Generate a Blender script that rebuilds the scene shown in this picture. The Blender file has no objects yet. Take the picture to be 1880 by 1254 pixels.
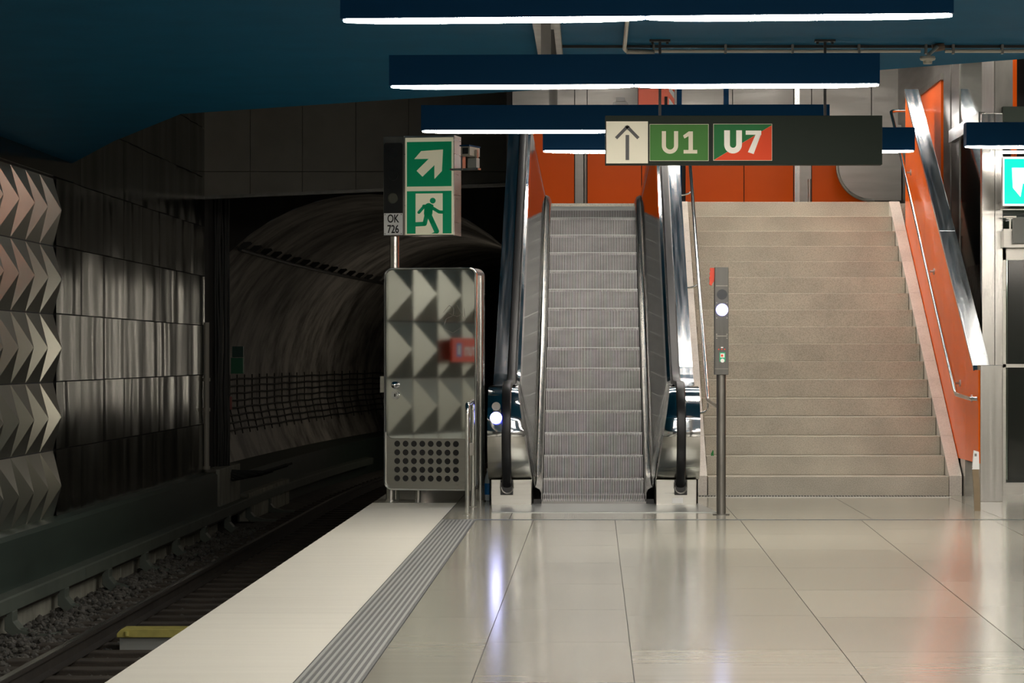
import bpy, bmesh, math, random
from mathutils import Vector, Matrix
random.seed(7)
sc = bpy.context.scene
col = sc.collection
PI = math.pi
# ------------------------------------------------------------------ camera
F = 5080.0; VX, VY, H = 1083.0, 655.0, 1.41
cam_d = bpy.data.cameras.new('camera'); cam = bpy.data.objects.new('camera', cam_d); col.objects.link(cam)
cam.location = (0, 0, H); cam.rotation_euler = (PI/2, 0, 0)
cam_d.sensor_width = 36; cam_d.lens = F/1880*36
cam_d.shift_x = -(VX-940)/1880; cam_d.shift_y = (VY-627)/1880
cam_d.clip_start = .5; cam_d.clip_end = 400
sc.camera = cam
# ------------------------------------------------------------------ world, exposure
w = bpy.data.worlds.new('world'); sc.world = w; w.use_nodes = True
w.node_tree.nodes['Background'].inputs[0].default_value = (.02, .025, .03, 1)
w.node_tree.nodes['Background'].inputs[1].default_value = .3
sc.view_settings.view_transform = 'Standard'; sc.view_settings.look = 'None'
sc.view_settings.gamma = 1; sc.view_settings.use_curve_mapping = False
sc.view_settings.exposure = 0.9
TUBE = 45.0          # strength of the fluorescent tubes
# ------------------------------------------------------------------ helpers
def X_(px, Y): return (px-VX)*Y/F
def Z_(py, Y): return H+(VY-py)*Y/F

class MB:
    def __init__(s): s.bm = bmesh.new(); s.mi = 0
    def face(s, pts, mi=None):
        vs = [s.bm.verts.new(p) for p in pts]
        f = s.bm.faces.new(vs); f.material_index = s.mi if mi is None else mi
        return f
    def box(s, x0, x1, y0, y1, z0, z1):
        v = [s.bm.verts.new((x, y, z)) for x in (x0, x1) for y in (y0, y1) for z in (z0, z1)]
        for q in ((0,1,3,2),(4,6,7,5),(0,4,5,1),(2,3,7,6),(0,2,6,4),(1,5,7,3)):
            f = s.bm.faces.new([v[i] for i in q]); f.material_index = s.mi
        return s
    def prism(s, poly, axis, a, b):
        # poly: 2D points; axis 'x' -> (y,z), 'y' -> (x,z), 'z' -> (x,y)
        def P(p, t):
            return {'x': (t, p[0], p[1]), 'y': (p[0], t, p[1]), 'z': (p[0], p[1], t)}[axis]
        A = [s.bm.verts.new(P(p, a)) for p in poly]; B = [s.bm.verts.new(P(p, b)) for p in poly]
        n = len(poly); fs = []
        fs.append(s.bm.faces.new(A)); fs.append(s.bm.faces.new(B[::-1]))
        for i in range(n): fs.append(s.bm.faces.new((A[i], B[i], B[(i+1) % n], A[(i+1) % n])))
        for f in fs: f.material_index = s.mi
        return s
    def strip(s, rows, close=False):
        R = [[s.bm.verts.new(p) for p in r] for r in rows]
        for i in range(len(R)-1):
            m = len(R[i])
            for j in range(m if close else m-1):
                f = s.bm.faces.new((R[i][j], R[i][(j+1) % m], R[i+1][(j+1) % m], R[i+1][j])); f.material_index = s.mi
        return R
    def tube(s, pts, r, n=12, cap=True, rs=None, sx=1.0):
        pts = [Vector(p) for p in pts]; rows = []; up = None
        for i, p in enumerate(pts):
            if i == 0: t = pts[1]-p
            elif i == len(pts)-1: t = p-pts[i-1]
            else: t = (pts[i+1]-p).normalized()+(p-pts[i-1]).normalized()
            t.normalize()
            if up is None:
                up = Vector((0, 0, 1)) if abs(t.z) < .9 else Vector((1, 0, 0))
            a = t.cross(up)
            if a.length < 1e-4: a = t.cross(Vector((0, 1, 0)))
            a.normalize(); b = a.cross(t).normalized(); up = b
            rr = rs[i] if rs else r
            rows.append([p+a*math.cos(2*PI*k/n)*rr*sx+b*math.sin(2*PI*k/n)*rr for k in range(n)])
        R = s.strip(rows, True)
        if cap:
            for q in (R[0][::-1], R[-1]):
                f = s.bm.faces.new(q); f.material_index = s.mi
        return s
    def cyl(s, x, y, z0, z1, r, n=20, r2=None):
        return s.tube([(x, y, z0), (x, y, z1)], r, n, rs=[r, r if r2 is None else r2])
    def sphere(s, c, r, n=12, sc_=(1, 1, 1)):
        rows = []
        for i in range(n//2+1):
            th = PI*i/(n//2); 
            rows.append([(c[0]+sc_[0]*r*max(math.sin(th), .01)*math.cos(2*PI*k/n), c[1]+sc_[1]*r*max(math.sin(th), .01)*math.sin(2*PI*k/n), c[2]+sc_[2]*r*math.cos(th)) for k in range(n)])
        s.strip(rows, True); return s
    def lathe(s, c, prof, n=20):
        s.strip([[(c[0]+max(r, .0005)*math.cos(2*PI*k/n), c[1]+max(r, .0005)*math.sin(2*PI*k/n), c[2]+z) for k in range(n)] for r, z in prof], True); return s
    def build(s, name, mats, parent=None, local=False, bevel=0, smooth=False, base=True, fixn=True):
        me = bpy.data.meshes.new(name)
        if fixn: bmesh.ops.recalc_face_normals(s.bm, faces=s.bm.faces[:])
        if smooth:
            for f in s.bm.faces: f.smooth = True
        off = Vector((0, 0, 0))
        if parent is not None and not local:
            off = Vector(parent.location)
            if parent.parent: off = off+Vector(parent.parent.location)
        elif parent is None and base and len(s.bm.verts):
            vs = [v.co for v in s.bm.verts]
            off = Vector(((min(v.x for v in vs)+max(v.x for v in vs))/2, (min(v.y for v in vs)+max(v.y for v in vs))/2, min(v.z for v in vs)))
        if off.length: bmesh.ops.translate(s.bm, verts=s.bm.verts[:], vec=-off)
        s.bm.to_mesh(me); s.bm.free()
        for m in (mats if isinstance(mats, (list, tuple)) else [mats]): me.materials.append(m)
        o = bpy.data.objects.new(name, me); col.objects.link(o)
        if parent is not None: o.parent = parent
        elif base: o.location = off
        if bevel:
            md = o.modifiers.new('bevel', 'BEVEL'); md.width = bevel; md.segments = 2; md.limit_method = 'ANGLE'; md.angle_limit = .6
        if smooth:
            try: me.set_sharp_from_angle(angle=.7)
            except Exception: pass
        return o

def tag(o, label=None, cat=None, group=None, kind=None):
    if label: o['label'] = label
    if cat: o['category'] = cat
    if group: o['group'] = group
    if kind: o['kind'] = kind
    return o
def thing(name, loc, label, cat, group=None, rz=0):
    o = bpy.data.objects.new(name, None); col.objects.link(o); o.location = loc; o.rotation_euler = (0, 0, rz)
    o.empty_display_size = .1
    return tag(o, label, cat, group)
def copy_tree(o, parent=None):
    c = o.copy(); col.objects.link(c); c.parent = parent
    for ch in [q for q in bpy.data.objects if q.parent == o]: copy_tree(ch, c)
    return c
def struct(o, label=None):
    o['kind'] = 'structure'
    if label: o['label'] = label
    return o
def box(name, m, x0, x1, y0, y1, z0, z1, parent=None, bevel=0, local=False):
    return MB().box(x0, x1, y0, y1, z0, z1).build(name, m, parent, local=local, bevel=bevel)
def arc(cx, cy, r, a0, a1, n=8):
    return [(cx+r*math.cos(a0+(a1-a0)*i/n), cy+r*math.sin(a0+(a1-a0)*i/n)) for i in range(n+1)]
def rrect(x0, x1, z0, z1, r, n=6):
    return arc(x1-r, z1-r, r, 0, PI/2, n)+arc(x0+r, z1-r, r, PI/2, PI, n)+arc(x0+r, z0+r, r, PI, 1.5*PI, n)+arc(x1-r, z0+r, r, 1.5*PI, 2*PI, n)
def stroke(mb, pts, wd, y0, y1, caps=True):
    for i in range(len(pts)-1):
        a = Vector(pts[i]); b = Vector(pts[i+1]); d = (b-a).normalized(); n = Vector((-d.y, d.x))*wd/2
        mb.prism([a+n, b+n, b-n, a-n], 'y', y0, y1)
    if caps:
        for p in pts: mb.prism(arc(p[0], p[1], wd/2, 0, 2*PI, 14)[:-1], 'y', y0, y1)
def text_mb(txt, size, x, y, z, sx=1.0, bold=0.0, depth=.002, align='CENTER', rot=None):
    cu = bpy.data.curves.new('t', 'FONT'); cu.body = txt; cu.size = size; cu.align_x = align; cu.extrude = depth/2; cu.offset = bold
    o = bpy.data.objects.new('t', cu); col.objects.link(o)
    dg = bpy.context.evaluated_depsgraph_get()
    me = bpy.data.meshes.new_from_object(o.evaluated_get(dg))
    mb = MB(); mb.bm.from_mesh(me)
    M = Matrix.Translation((x, y, z)) @ (rot or Matrix.Identity(4)) @ Matrix.Rotation(PI/2, 4, 'X') @ Matrix.Diagonal((sx, 1, 1, 1))
    bmesh.ops.transform(mb.bm, matrix=M, verts=mb.bm.verts[:])
    bpy.data.objects.remove(o); bpy.data.curves.remove(cu); bpy.data.meshes.remove(me)
    return mb
# ------------------------------------------------------------------ materials
def srgb(h):
    h = h.lstrip('#'); c = [int(h[i:i+2], 16)/255 for i in (0, 2, 4)]
    return tuple((x/12.92 if x <= .04045 else ((x+.055)/1.055)**2.4) for x in c)+(1,)
def mat(name, colr, rough=.5, metal=0.0, noise=0.0, nscale=(8, 8, 8), bump=0.0, bscale=(60, 60, 60), emit=None, es=0, coat=0.0, rvar=0.0, spec=None, detail=4.0):
    m = bpy.data.materials.new(name); m.use_nodes = True; nt = m.node_tree; b = nt.nodes['Principled BSDF']
    c = srgb(colr) if isinstance(colr, str) else tuple(colr)+(1,)
    b.inputs['Base Color'].default_value = c; b.inputs['Roughness'].default_value = rough; b.inputs['Metallic'].default_value = metal
    if coat: b.inputs['Coat Weight'].default_value = coat; b.inputs['Coat Roughness'].default_value = .05
    if spec is not None: b.inputs['Specular IOR Level'].default_value = spec
    if emit: b.inputs['Emission Color'].default_value = srgb(emit); b.inputs['Emission Strength'].default_value = es
    def nz(scale, det=4.0):
        tc = nt.nodes.new('ShaderNodeTexCoord'); mp = nt.nodes.new('ShaderNodeMapping'); mp.inputs['Scale'].default_value = scale
        g = nt.nodes.new('ShaderNodeNewGeometry')
        n = nt.nodes.new('ShaderNodeTexNoise'); n.inputs['Scale'].default_value = 1; n.inputs['Detail'].default_value = det
        nt.links.new(tc.outputs['Object'], mp.inputs[0]); nt.links.new(mp.outputs[0], n.inputs['Vector']); return n
    if noise:
        n = nz(nscale, detail); r = nt.nodes.new('ShaderNodeMapRange'); r.inputs[1].default_value = .3; r.inputs[2].default_value = .7
        r.inputs[3].default_value = 1-noise; r.inputs[4].default_value = 1+noise*.6
        mx = nt.nodes.new('ShaderNodeVectorMath'); mx.operation = 'SCALE'; mx.inputs[0].default_value = c[:3]
        nt.links.new(n.outputs['Fac'], r.inputs[0]); nt.links.new(r.outputs[0], mx.inputs['Scale']); nt.links.new(mx.outputs[0], b.inputs['Base Color'])
    if rvar:
        n = nz(nscale, detail); r = nt.nodes.new('ShaderNodeMapRange'); r.inputs[1].default_value = .3; r.inputs[2].default_value = .7
        r.inputs[3].default_value = max(rough-rvar, .02); r.inputs[4].default_value = rough+rvar
        nt.links.new(n.outputs['Fac'], r.inputs[0]); nt.links.new(r.outputs[0], b.inputs['Roughness'])
    if bump:
        n = nz(bscale); bp = nt.nodes.new('ShaderNodeBump'); bp.inputs['Strength'].default_value = bump; bp.inputs['Distance'].default_value = .01
        nt.links.new(n.outputs['Fac'], bp.inputs['Height']); nt.links.new(bp.outputs[0], b.inputs['Normal'])
    return m
M = {}
M['steel'] = mat('brushed_steel', (.50, .49, .45), .30, 1, .05, (1, 1, 40), rvar=.03)
M['steel_v'] = mat('brushed_steel_vertical', (.50, .49, .46), .24, 1, .05, (30, 30, .5), rvar=.03)
M['steel_dark'] = mat('dull_steel', (.23, .22, .2), .42, 1, .15, (12, 12, 3))
M['polished'] = mat('polished_steel', (.72, .73, .74), .10, 1, .05, (2, 2, 2), rvar=.04)
M['satin'] = mat('satin_steel_deck', (.62, .66, .70), .16, 1, .06, (30, 1, 1), rvar=.05)
M['mirror'] = mat('mirror_steel', (.60, .61, .58), .03, 1, .03, (2, 2, 2))
M['inner'] = mat('inner_balustrade_steel', (.27, .28, .275), .08, 1, .05, (4, 4, 4), bump=.12, bscale=(3, 14, 14))
M['alu'] = mat('pyramid_aluminium', (.66, .67, .60), .33, 1, .03, (1, 1, 1))
M['wallsteel'] = mat('wall_panel_steel', (.13, .155, .14), .18, 1, .10, (2, 3, .6), rvar=.04)
M['hallsteel'] = mat('hall_panel_steel', (.26, .25, .235), .38, 1, .15, (1, 1, 8), rvar=.08)
M['ceil'] = mat('blue_ceiling_paint', (.003, .082, .165), .7, 0, .10, (2, 2, 2), bump=.15, bscale=(30, 30, 30), spec=.08)
M['blue'] = mat('blue_fixture_paint', (.002, .035, .095), .55, spec=.08)
M['bluedark'] = mat('dark_fixture_end', (.01, .03, .06), .4)
M['hall_tube'] = mat('hall_fluorescent_tube', 'ffffff', .4, emit='fff6ea', es=TUBE*.8)
M['tube'] = mat('fluorescent_tube', 'ffffff', .4, emit='fff6ea', es=TUBE)
M['concrete'] = mat('portal_concrete', (.24, .225, .19), .7, 0, .12, (2, 2, 2), bump=.1)
M['joint'] = mat('dark_joint', (.02, .02, .02), .8)
M['black'] = mat('black_rubber', (.010, .010, .011), .36, spec=.3)
M['blackplastic'] = mat('black_plastic', (.012, .012, .012), .45)
M['green_fascia'] = mat('dark_green_fascia', (.035, .055, .045), .45, 0, .15, (1, 1, 6))
M['cover'] = mat('green_grey_cover', (.10, .12, .10), .5, 0, .15, (3, 3, 3))
M['block'] = mat('concrete_block', (.30, .30, .25), .8, 0, .3, (4, 4, 1.5), bump=.3)
M['ballast'] = mat('ballast_stone', (.10, .095, .085), .85, 0, .6, (9, 9, 9), bump=.6, bscale=(25, 25, 25))
M['rail'] = mat('rail_rust', (.038, .033, .028), .6, .3, .3, (6, 6, 6))
M['railtop'] = mat('rail_running_surface', (.4, .4, .4), .25, 1)
M['sleeper'] = mat('sleeper_timber', (.055, .045, .035), .8, 0, .4, (3, 20, 20), bump=.4)
M['orange'] = mat('orange_enamel', (1.0, .155, .004), .22, 0, .05, (2, 2, 2), spec=.05)
M['orange_hall'] = mat('orange_hall_enamel', (.92, .125, .004), .3, 0, .08, (.8, .8, .8), spec=.15)
M['redorange'] = mat('red_orange_box', (.85, .10, .02), .4)
M['white'] = mat('white_label', (.8, .8, .78), .5)
M['cream'] = mat('cream_film', (.78, .74, .58), .5, emit='e8e0bc', es=.12)
M['signgreen'] = mat('sign_green', (.0, .34, .17), .45, emit='00a060', es=.06)
M['signgreen_lit'] = mat('sign_green_backlit', (.0, .6, .4), .4, emit='00e0a8', es=.75)
M['cream_lit'] = mat('cream_backlit', (.8, .8, .7), .4, emit='fff2e0', es=.85)
M['board'] = mat('sign_board_grey', (.018, .024, .019), .6, spec=.1)
M['u1green'] = mat('line_green', (.045, .16, .03), .5, spec=.15)
M['u7green'] = mat('line_dark_green', (.012, .13, .035), .5, spec=.15)
M['u7red'] = mat('line_red', (.62, .055, .012), .5, spec=.15)
M['u1white'] = mat('line_cream', (.62, .58, .45), .5, spec=.15)
M['arrowwhite'] = mat('arrow_panel', (.66, .63, .50), .5)
M['red'] = mat('red_plastic', (.75, .05, .01), .4)
M['bluelamp'] = mat('blue_white_lamp', 'ffffff', .3, emit='c8ccff', es=14)
M['bluering'] = mat('blue_lamp_ring', 'ffffff', .3, emit='3038ff', es=3)
M['yellow'] = mat('yellow_paint', (.46, .41, .11), .5, 0, .2, (8, 8, 8))
M['greybox'] = mat('grey_enclosure', (.30, .31, .29), .45)
M['tunnelgreen'] = mat('green_box', (.01, .14, .06), .5)
M['pipe'] = mat('painted_pipe', (.40, .37, .31), .45)
M['galv'] = mat('galvanised', (.30, .28, .25), .5, .6, .2, (5, 5, 5))
M['cable'] = mat('dark_cable', (.03, .032, .03), .6)
M['water'] = mat('clear_bottle', (.6, .7, .75), .1)
M['bluelabel'] = mat('blue_bottle_label', (.01, .22, .62), .4)
M['lid'] = mat('bottle_cap', (.7, .7, .7), .4)
M['leaf'] = mat('green_scrap', (.01, .22, .04), .5)
M['handle'] = mat('tube_steel', (.66, .66, .63), .18, 1)
M['door_glass'] = mat('dark_glass', (.010, .016, .012), .06, 0, coat=1.0)
M['glass_green'] = mat('reflective_glass', (.30, .36, .33), .05, 1)
M['comb'] = mat('step_aluminium', (.60, .60, .59), .32, .85, .22, (3, 3, 5))
M['comb_shade'] = mat('step_groove_shade', (.008, .008, .008), .7, .0)  # near-black colour stands in for the shade down between the ribs
M['plate'] = mat('landing_plate', (.40, .42, .41), .28, .9, .10, (2, 60, 2))
M['woodpost'] = mat('brown_post', (.24, .18, .11), .4, .3, .1)

# stone with speckles
def stone(name, c1, c2, rough=.55, s=220, coat=0, streak=None):
    m = bpy.data.materials.new(name); m.use_nodes = True; nt = m.node_tree; b = nt.nodes['Principled BSDF']
    tc = nt.nodes.new('ShaderNodeTexCoord'); n = nt.nodes.new('ShaderNodeTexNoise'); n.inputs['Scale'].default_value = s; n.inputs['Detail'].default_value = 3
    r = nt.nodes.new('ShaderNodeValToRGB'); r.color_ramp.elements[0].position = .38; r.color_ramp.elements[0].color = c2+(1,); r.color_ramp.elements[1].position = .56; r.color_ramp.elements[1].color = c1+(1,)
    n2 = nt.nodes.new('ShaderNodeTexNoise'); n2.inputs['Scale'].default_value = 2.2; n2.inputs['Detail'].default_value = 6
    mr = nt.nodes.new('ShaderNodeMapRange'); mr.inputs[1].default_value = .3; mr.inputs[2].default_value = .7; mr.inputs[3].default_value = .84; mr.inputs[4].default_value = 1.08
    v = nt.nodes.new('ShaderNodeVectorMath'); v.operation = 'SCALE'
    nt.links.new(tc.outputs['Object'], n.inputs['Vector']); nt.links.new(tc.outputs['Object'], n2.inputs['Vector'])
    nt.links.new(n.outputs['Fac'], r.inputs[0]); nt.links.new(r.outputs[0], v.inputs[0]); nt.links.new(n2.outputs['Fac'], mr.inputs[0]); nt.links.new(mr.outputs[0], v.inputs['Scale'])
    nt.links.new(v.outputs[0], b.inputs['Base Color']); b.inputs['Roughness'].default_value = rough
    return m
M['stair'] = stone('stair_stone', (.53, .495, .41), (.39, .365, .29), .6, 110)
M['stringer'] = stone('pale_stringer_stone', (.70, .65, .575), (.62, .57, .50), .5, 60)
def floor_mat(name, base, rough, amp=.10):
    m = bpy.data.materials.new(name); m.use_nodes = True; nt = m.node_tree; b = nt.nodes['Principled BSDF']
    tc = nt.nodes.new('ShaderNodeTexCoord'); mp = nt.nodes.new('ShaderNodeMapping'); mp.inputs['Scale'].default_value = (.8, 9, 1)
    n = nt.nodes.new('ShaderNodeTexNoise'); n.inputs['Scale'].default_value = 1; n.inputs['Detail'].default_value = 7; n.inputs['Roughness'].default_value = .6
    mr = nt.nodes.new('ShaderNodeMapRange'); mr.inputs[1].default_value = .25; mr.inputs[2].default_value = .75; mr.inputs[3].default_value = 1-amp; mr.inputs[4].default_value = 1+amp
    at = nt.nodes.new('ShaderNodeAttribute'); at.attribute_name = 'tint'
    mu = nt.nodes.new('ShaderNodeMath'); mu.operation = 'MULTIPLY'
    v = nt.nodes.new('ShaderNodeVectorMath'); v.operation = 'SCALE'; v.inputs[0].default_value = base
    nt.links.new(tc.outputs['Object'], mp.inputs[0]); nt.links.new(mp.outputs[0], n.inputs['Vector']); nt.links.new(n.outputs['Fac'], mr.inputs[0])
    nt.links.new(mr.outputs[0], mu.inputs[0]); nt.links.new(at.outputs['Fac'], mu.inputs[1]); nt.links.new(mu.outputs[0], v.inputs['Scale']); nt.links.new(v.outputs[0], b.inputs['Base Color'])
    r2 = nt.nodes.new('ShaderNodeMapRange'); r2.inputs[1].default_value = .3; r2.inputs[2].default_value = .7; r2.inputs[3].default_value = rough*.93; r2.inputs[4].default_value = rough*1.08
    b.inputs['Roughness'].default_value = rough
    return m
M['floor'] = floor_mat('polished_limestone', (.345, .335, .28), .15, .07)
M['edge'] = floor_mat('pale_edge_stone', (.64, .62, .54), .5, .05)
# tunnel lining: concrete with rings and streaks
def tunnel_mat():
    m = bpy.data.materials.new('tunnel_lining'); m.use_nodes = True; nt = m.node_tree; b = nt.nodes['Principled BSDF']
    tc = nt.nodes.new('ShaderNodeTexCoord'); mp = nt.nodes.new('ShaderNodeMapping'); mp.inputs['Scale'].default_value = (.7, 1.0, .9)
    n = nt.nodes.new('ShaderNodeTexNoise'); n.inputs['Scale'].default_value = 1.2; n.inputs['Detail'].default_value = 8; n.inputs['Roughness'].default_value = .65
    r = nt.nodes.new('ShaderNodeValToRGB'); e = r.color_ramp.elements; e[0].position = .36; e[0].color = (.10, .095, .085, 1); e[1].position = .6; e[1].color = (.42, .40, .36, 1)
    nt.links.new(tc.outputs['Object'], mp.inputs[0]); nt.links.new(mp.outputs[0], n.inputs['Vector']); nt.links.new(n.outputs['Fac'], r.inputs[0]); nt.links.new(r.outputs[0], b.inputs['Base Color'])
    b.inputs['Roughness'].default_value = .6
    return m
M['tunnel'] = tunnel_mat()

# ------------------------------------------------------------------ ceiling and ceiling lights
CZ = 3.56
edge = [(-5.8, 30.9), (-4.75, 27.6), (-3.62, 24.5), (-.5, 22.35), (2.17, 20.75), (3.13, 19.97), (7.0, 17.4)]
struct(MB().prism([(7.0, -14), (-5.8, -14)]+edge, 'z', CZ, 5.6).build('ceiling', M['ceil']))
struct(box('ceiling', M['ceil'], -6.2, 8.0, 17, 42, 5.6, 5.8))

def make_light(X, Y, rz, label, L=3.0, zb=3.075, tube='tube'):
    t = thing('ceiling_light', (X, Y, zb), label, 'ceiling light', 'blue strip lights above the platform', rz)
    h = MB(); d = .09
    h.box(-L/2, L/2, -d, -d+.012, .0, .185); h.box(-L/2, L/2, d-.012, d, .0, .185); h.box(-L/2, L/2, -d+.012, d-.012, .05, .185)
    h.box(-L/2, -L/2+.012, -d+.012, d-.012, .0, .05); h.box(L/2-.012, L/2, -d+.012, d-.012, .0, .05)
    h.build('housing', M['blue'], t, local=True)
    for k in (-1, 1):
        c = k*L/4; hl = L/4-.004
        xs = [-hl, -hl+.02, -hl+.10, -hl+.25, hl-.25, hl-.10, hl-.02, hl]; rs = [.007, .010, .014, .018, .018, .014, .010, .007]
        MB().tube([(c+x, 0, .0) for x in xs], .04, 12, rs=rs, sx=3.2).build('fluorescent_tube', M[tube], t, local=True, smooth=True)
    # suspension stems up to the ceiling
    return t
make_light(.273, 13.6, math.radians(-4.2), 'blue strip light nearest the camera, cut by the top edge of the photo')
make_light(.271, 17.0, math.radians(-2.2), 'middle one of the three long blue strip lights stacked above the hanging sign')
make_light(.26, 20.4, math.radians(-1.2), 'blue strip light behind the hanging sign, its left end above the green exit sign')
make_light(1.12, 22.4, math.radians(-.5), 'farthest blue strip light, low behind the hanging sign over the escalator')
make_light(4.47, 21.9, math.radians(-.5), 'blue strip light at the right edge above the green arrow sign')
for i in range(7):      # the same row goes on behind the camera
    make_light(.27, 10.2-3.4*i, math.radians(-3), 'blue strip light of the row that goes on behind the camera')
for i in range(5):  # row added out of view to brighten the right of the floor
    make_light(5.2, 16.6-3.4*i, 0, 'added blue strip light, unseen, over the right half of the platform')
# stems
for (px, Y, z1) in ((.05, 20.4, CZ), (.05, 17.0, CZ), (.05, 13.6, CZ)): pass
# unseen hall lights upstairs; the front pair is added to light the stairs
for x, y in ((.6, 30.2), (3.9, 30.2), (.9, 33.3), (4.2, 33.3), (2.4, 26.6), (5.6, 26.8)):
    t = make_light(x, y, 0, 'unseen blue strip light of the upper hall above the stairs', zb=5.38, tube='hall_tube'); t['group'] = 'strip lights of the upper hall'

# ------------------------------------------------------------------ walls
CELL = .735; ROW0 = 3.34; WX = -5.8
def left_wall():
    mb = MB(); yE = 29.9
    # relief pyramids
    mb.mi = 0
    ncol = 30
    for c in range(ncol):
        y1 = yE-c*CELL; y0 = y1-CELL
        for r in range(5):
            z1 = ROW0-r*CELL; z0 = z1-CELL
            jx = random.uniform(-.006, .006)
            ap = mb.bm.verts.new((WX+.165+jx, (y0+y1)/2+random.uniform(-.006, .006), (z0+z1)/2))
            g = .006
            q = [mb.bm.verts.new(p) for p in ((WX, y0+g, z0+g), (WX, y1-g, z0+g), (WX, y1-g, z1-g), (WX, y0+g, z1-g))]
            for k in range(4): mb.bm.faces.new((q[k], q[(k+1) % 4], ap))
    # smooth panels
    mb.mi = 1
    for c in range(8):
        y0 = yE+c*1.44; y1 = y0+1.43
        for r in range(-3, 5):
            z1 = ROW0-r*CELL; z0 = z1-CELL+.012
            if z1 > 5.7: continue
            am = [random.uniform(-.014, .014)/k for k in (1, 2, 3, 4, 5)]; tw = random.uniform(-.01, .01)
            rows = []
            for i in range(25):
                u = i/24; rows.append([(WX+.034+sum(am[k]*math.sin((k+1)*PI*u+(.9*v*(k % 2))*math.sin(PI*u)) for k in range(5))+tw*math.sin(PI*u)*math.sin(PI*v), y0+(y1-y0)*u, z0+(z1-z0)*v) for v in (0, .25, .5, .75, 1)])
            mb.strip(rows)
    mb.mi = 2
    mb.box(WX-.2, WX-.002, -14, 41.4, -1.4, 5.6)
    mb.mi = 1
    mb.box(WX-.002, WX+.05, -14, 30.9, ROW0+.012, CZ)
    o = mb.build('wall_left', [M['alu'], M['wallsteel'], M['joint']], base=False, smooth=False)
    for p in o.data.polygons:
        if p.material_index == 1 and len(p.vertices) == 4 and p.area < .2: p.use_smooth = True
    return struct(o)
left_wall()
# station name sign on the left wall, seen in the polished cabinet door
def name_sign():
    y1 = 18.12; y0 = 15.1; z0, z1 = 1.34, 1.66
    t = thing('station_name_sign', (WX+.2, (y0+y1)/2, z0), 'red station name sign on the left wall, mirrored in the polished cabinet door', 'sign')
    mb = MB(); mb.box(WX+.17, WX+.2, y0, y1, z0, z1); mb.build('panel', M['red'], t)
    tx = text_mb('zentrum', .25, WX+.202, y1-.36, z0+.085, sx=.8, bold=.004, align='RIGHT', rot=Matrix.Rotation(PI/2, 4, 'Z'))
    tx.build('lettering', M['white'], t)
    box('icon', M['bluelabel'], WX+.2, WX+.203, y1-.27, y1-.13, z0+.07, z0+.25, t)
    mb = MB(); mb.box(WX+.203, WX+.205, y1-.235, y1-.165, z0+.10, z0+.22); mb.build('icon_mark', M['white'], t)
    mb = MB(); mb.box(WX+.02, WX+.17, y0+.3, y0+.36, z0+.1, z0+.2); mb.box(WX+.02, WX+.17, y1-.36, y1-.3, z0+.1, z0+.2); mb.build('bracket', M['steel_dark'], t)
name_sign()

struct(box('wall_back', M['hallsteel'], -6, 7, -14.2, -14, -1.4, CZ))
struct(box('wall_right', M['hallsteel'], 7, 7.2, -14, 42, -.2, 5.6))
# fascia under the panels, ledge and blocks
struct(MB().prism([(-6.0, -.30), (-5.62, -.32), (-5.58, -.36), (-5.58, -.86), (-6.0, -.86)], 'y', 5, 41.45).build('trim_1', M['green_fascia']))
mb = MB()
y = 8.0
while y < 41:
    mb.box(-5.85, -5.58, y, y+.82, -1.35, -1.0); y += .86
struct(mb.build('baseboard_left', M['block'], bevel=.02))
# header of the portal with panels
mb = MB()
xs = [-5.8, -5.08, -4.3, -3.5, -2.71, -1.91, -1.1, -.3, .5, 1.3, 2.1, 2.9, 3.7, 4.16]
for i in range(len(xs)-1):
    for z0, z1 in ((3.80, 4.17), (4.18, 5.6)):
        if i > 5 : z0 = max(z0, 3.3)
        mb.prism([(xs[i]+.004, z0+.004+(.043*(xs[i]+5.8) if z0 == 3.8 else 0)), (xs[i+1]-.004, z0+.004+(.043*(xs[i+1]+5.8) if z0 == 3.8 else 0)), (xs[i+1]-.004, z1), (xs[i]+.004, z1)], 'y', 41.38, 41.5)
mb.prism([(-5.8, 3.83), (-.98, 4.02), (4.16, 4.02), (4.16, 5.6), (-5.8, 5.6)], 'y', 41.44, 41.9)
struct(mb.build('wall_far', M['concrete']))
struct(MB().prism([(-5.8, 3.76), (-.98, 3.967), (-.98, 4.015), (-5.8, 3.81)], 'y', 41.30, 41.40).build('trim_2', M['steel_dark']))
# end wall of tunnel mouth with the circular hole
TC = (-3.5, .85); TR = 3.15
def ring_pt(th, Yd, r=TR):
    s = max(Yd-44, 0); dx = s*s/(2*280)
    return (TC[0]+dx+r*math.cos(th), Yd, TC[1]+r*math.sin(th))
mb = MB()
n = 48; inner = [ring_pt(2*PI*k/n, 44) for k in range(n)]; outer = []
for k in range(n):
    c, s = math.cos(2*PI*k/n), math.sin(2*PI*k/n); q = 5.2/max(abs(c), abs(s)); outer.append((TC[0]+q*c, 44, TC[1]+q*s))
mb.strip([inner, outer], True)
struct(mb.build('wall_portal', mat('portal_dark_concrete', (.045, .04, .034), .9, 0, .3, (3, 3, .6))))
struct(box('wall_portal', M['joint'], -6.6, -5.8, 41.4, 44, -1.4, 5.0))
mb = MB(); rows = []
Y = 44.0
while Y < 122:
    rows.append([ring_pt(-PI/2+2*PI*k/56, Y) for k in range(56)]); Y += 1.2 if Y < 90 else 3
mb.strip(rows, True); mb.face([p for p in rows[-1]])
struct(mb.build('wall_tunnel', M['tunnel'], smooth=True, base=False))

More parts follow.
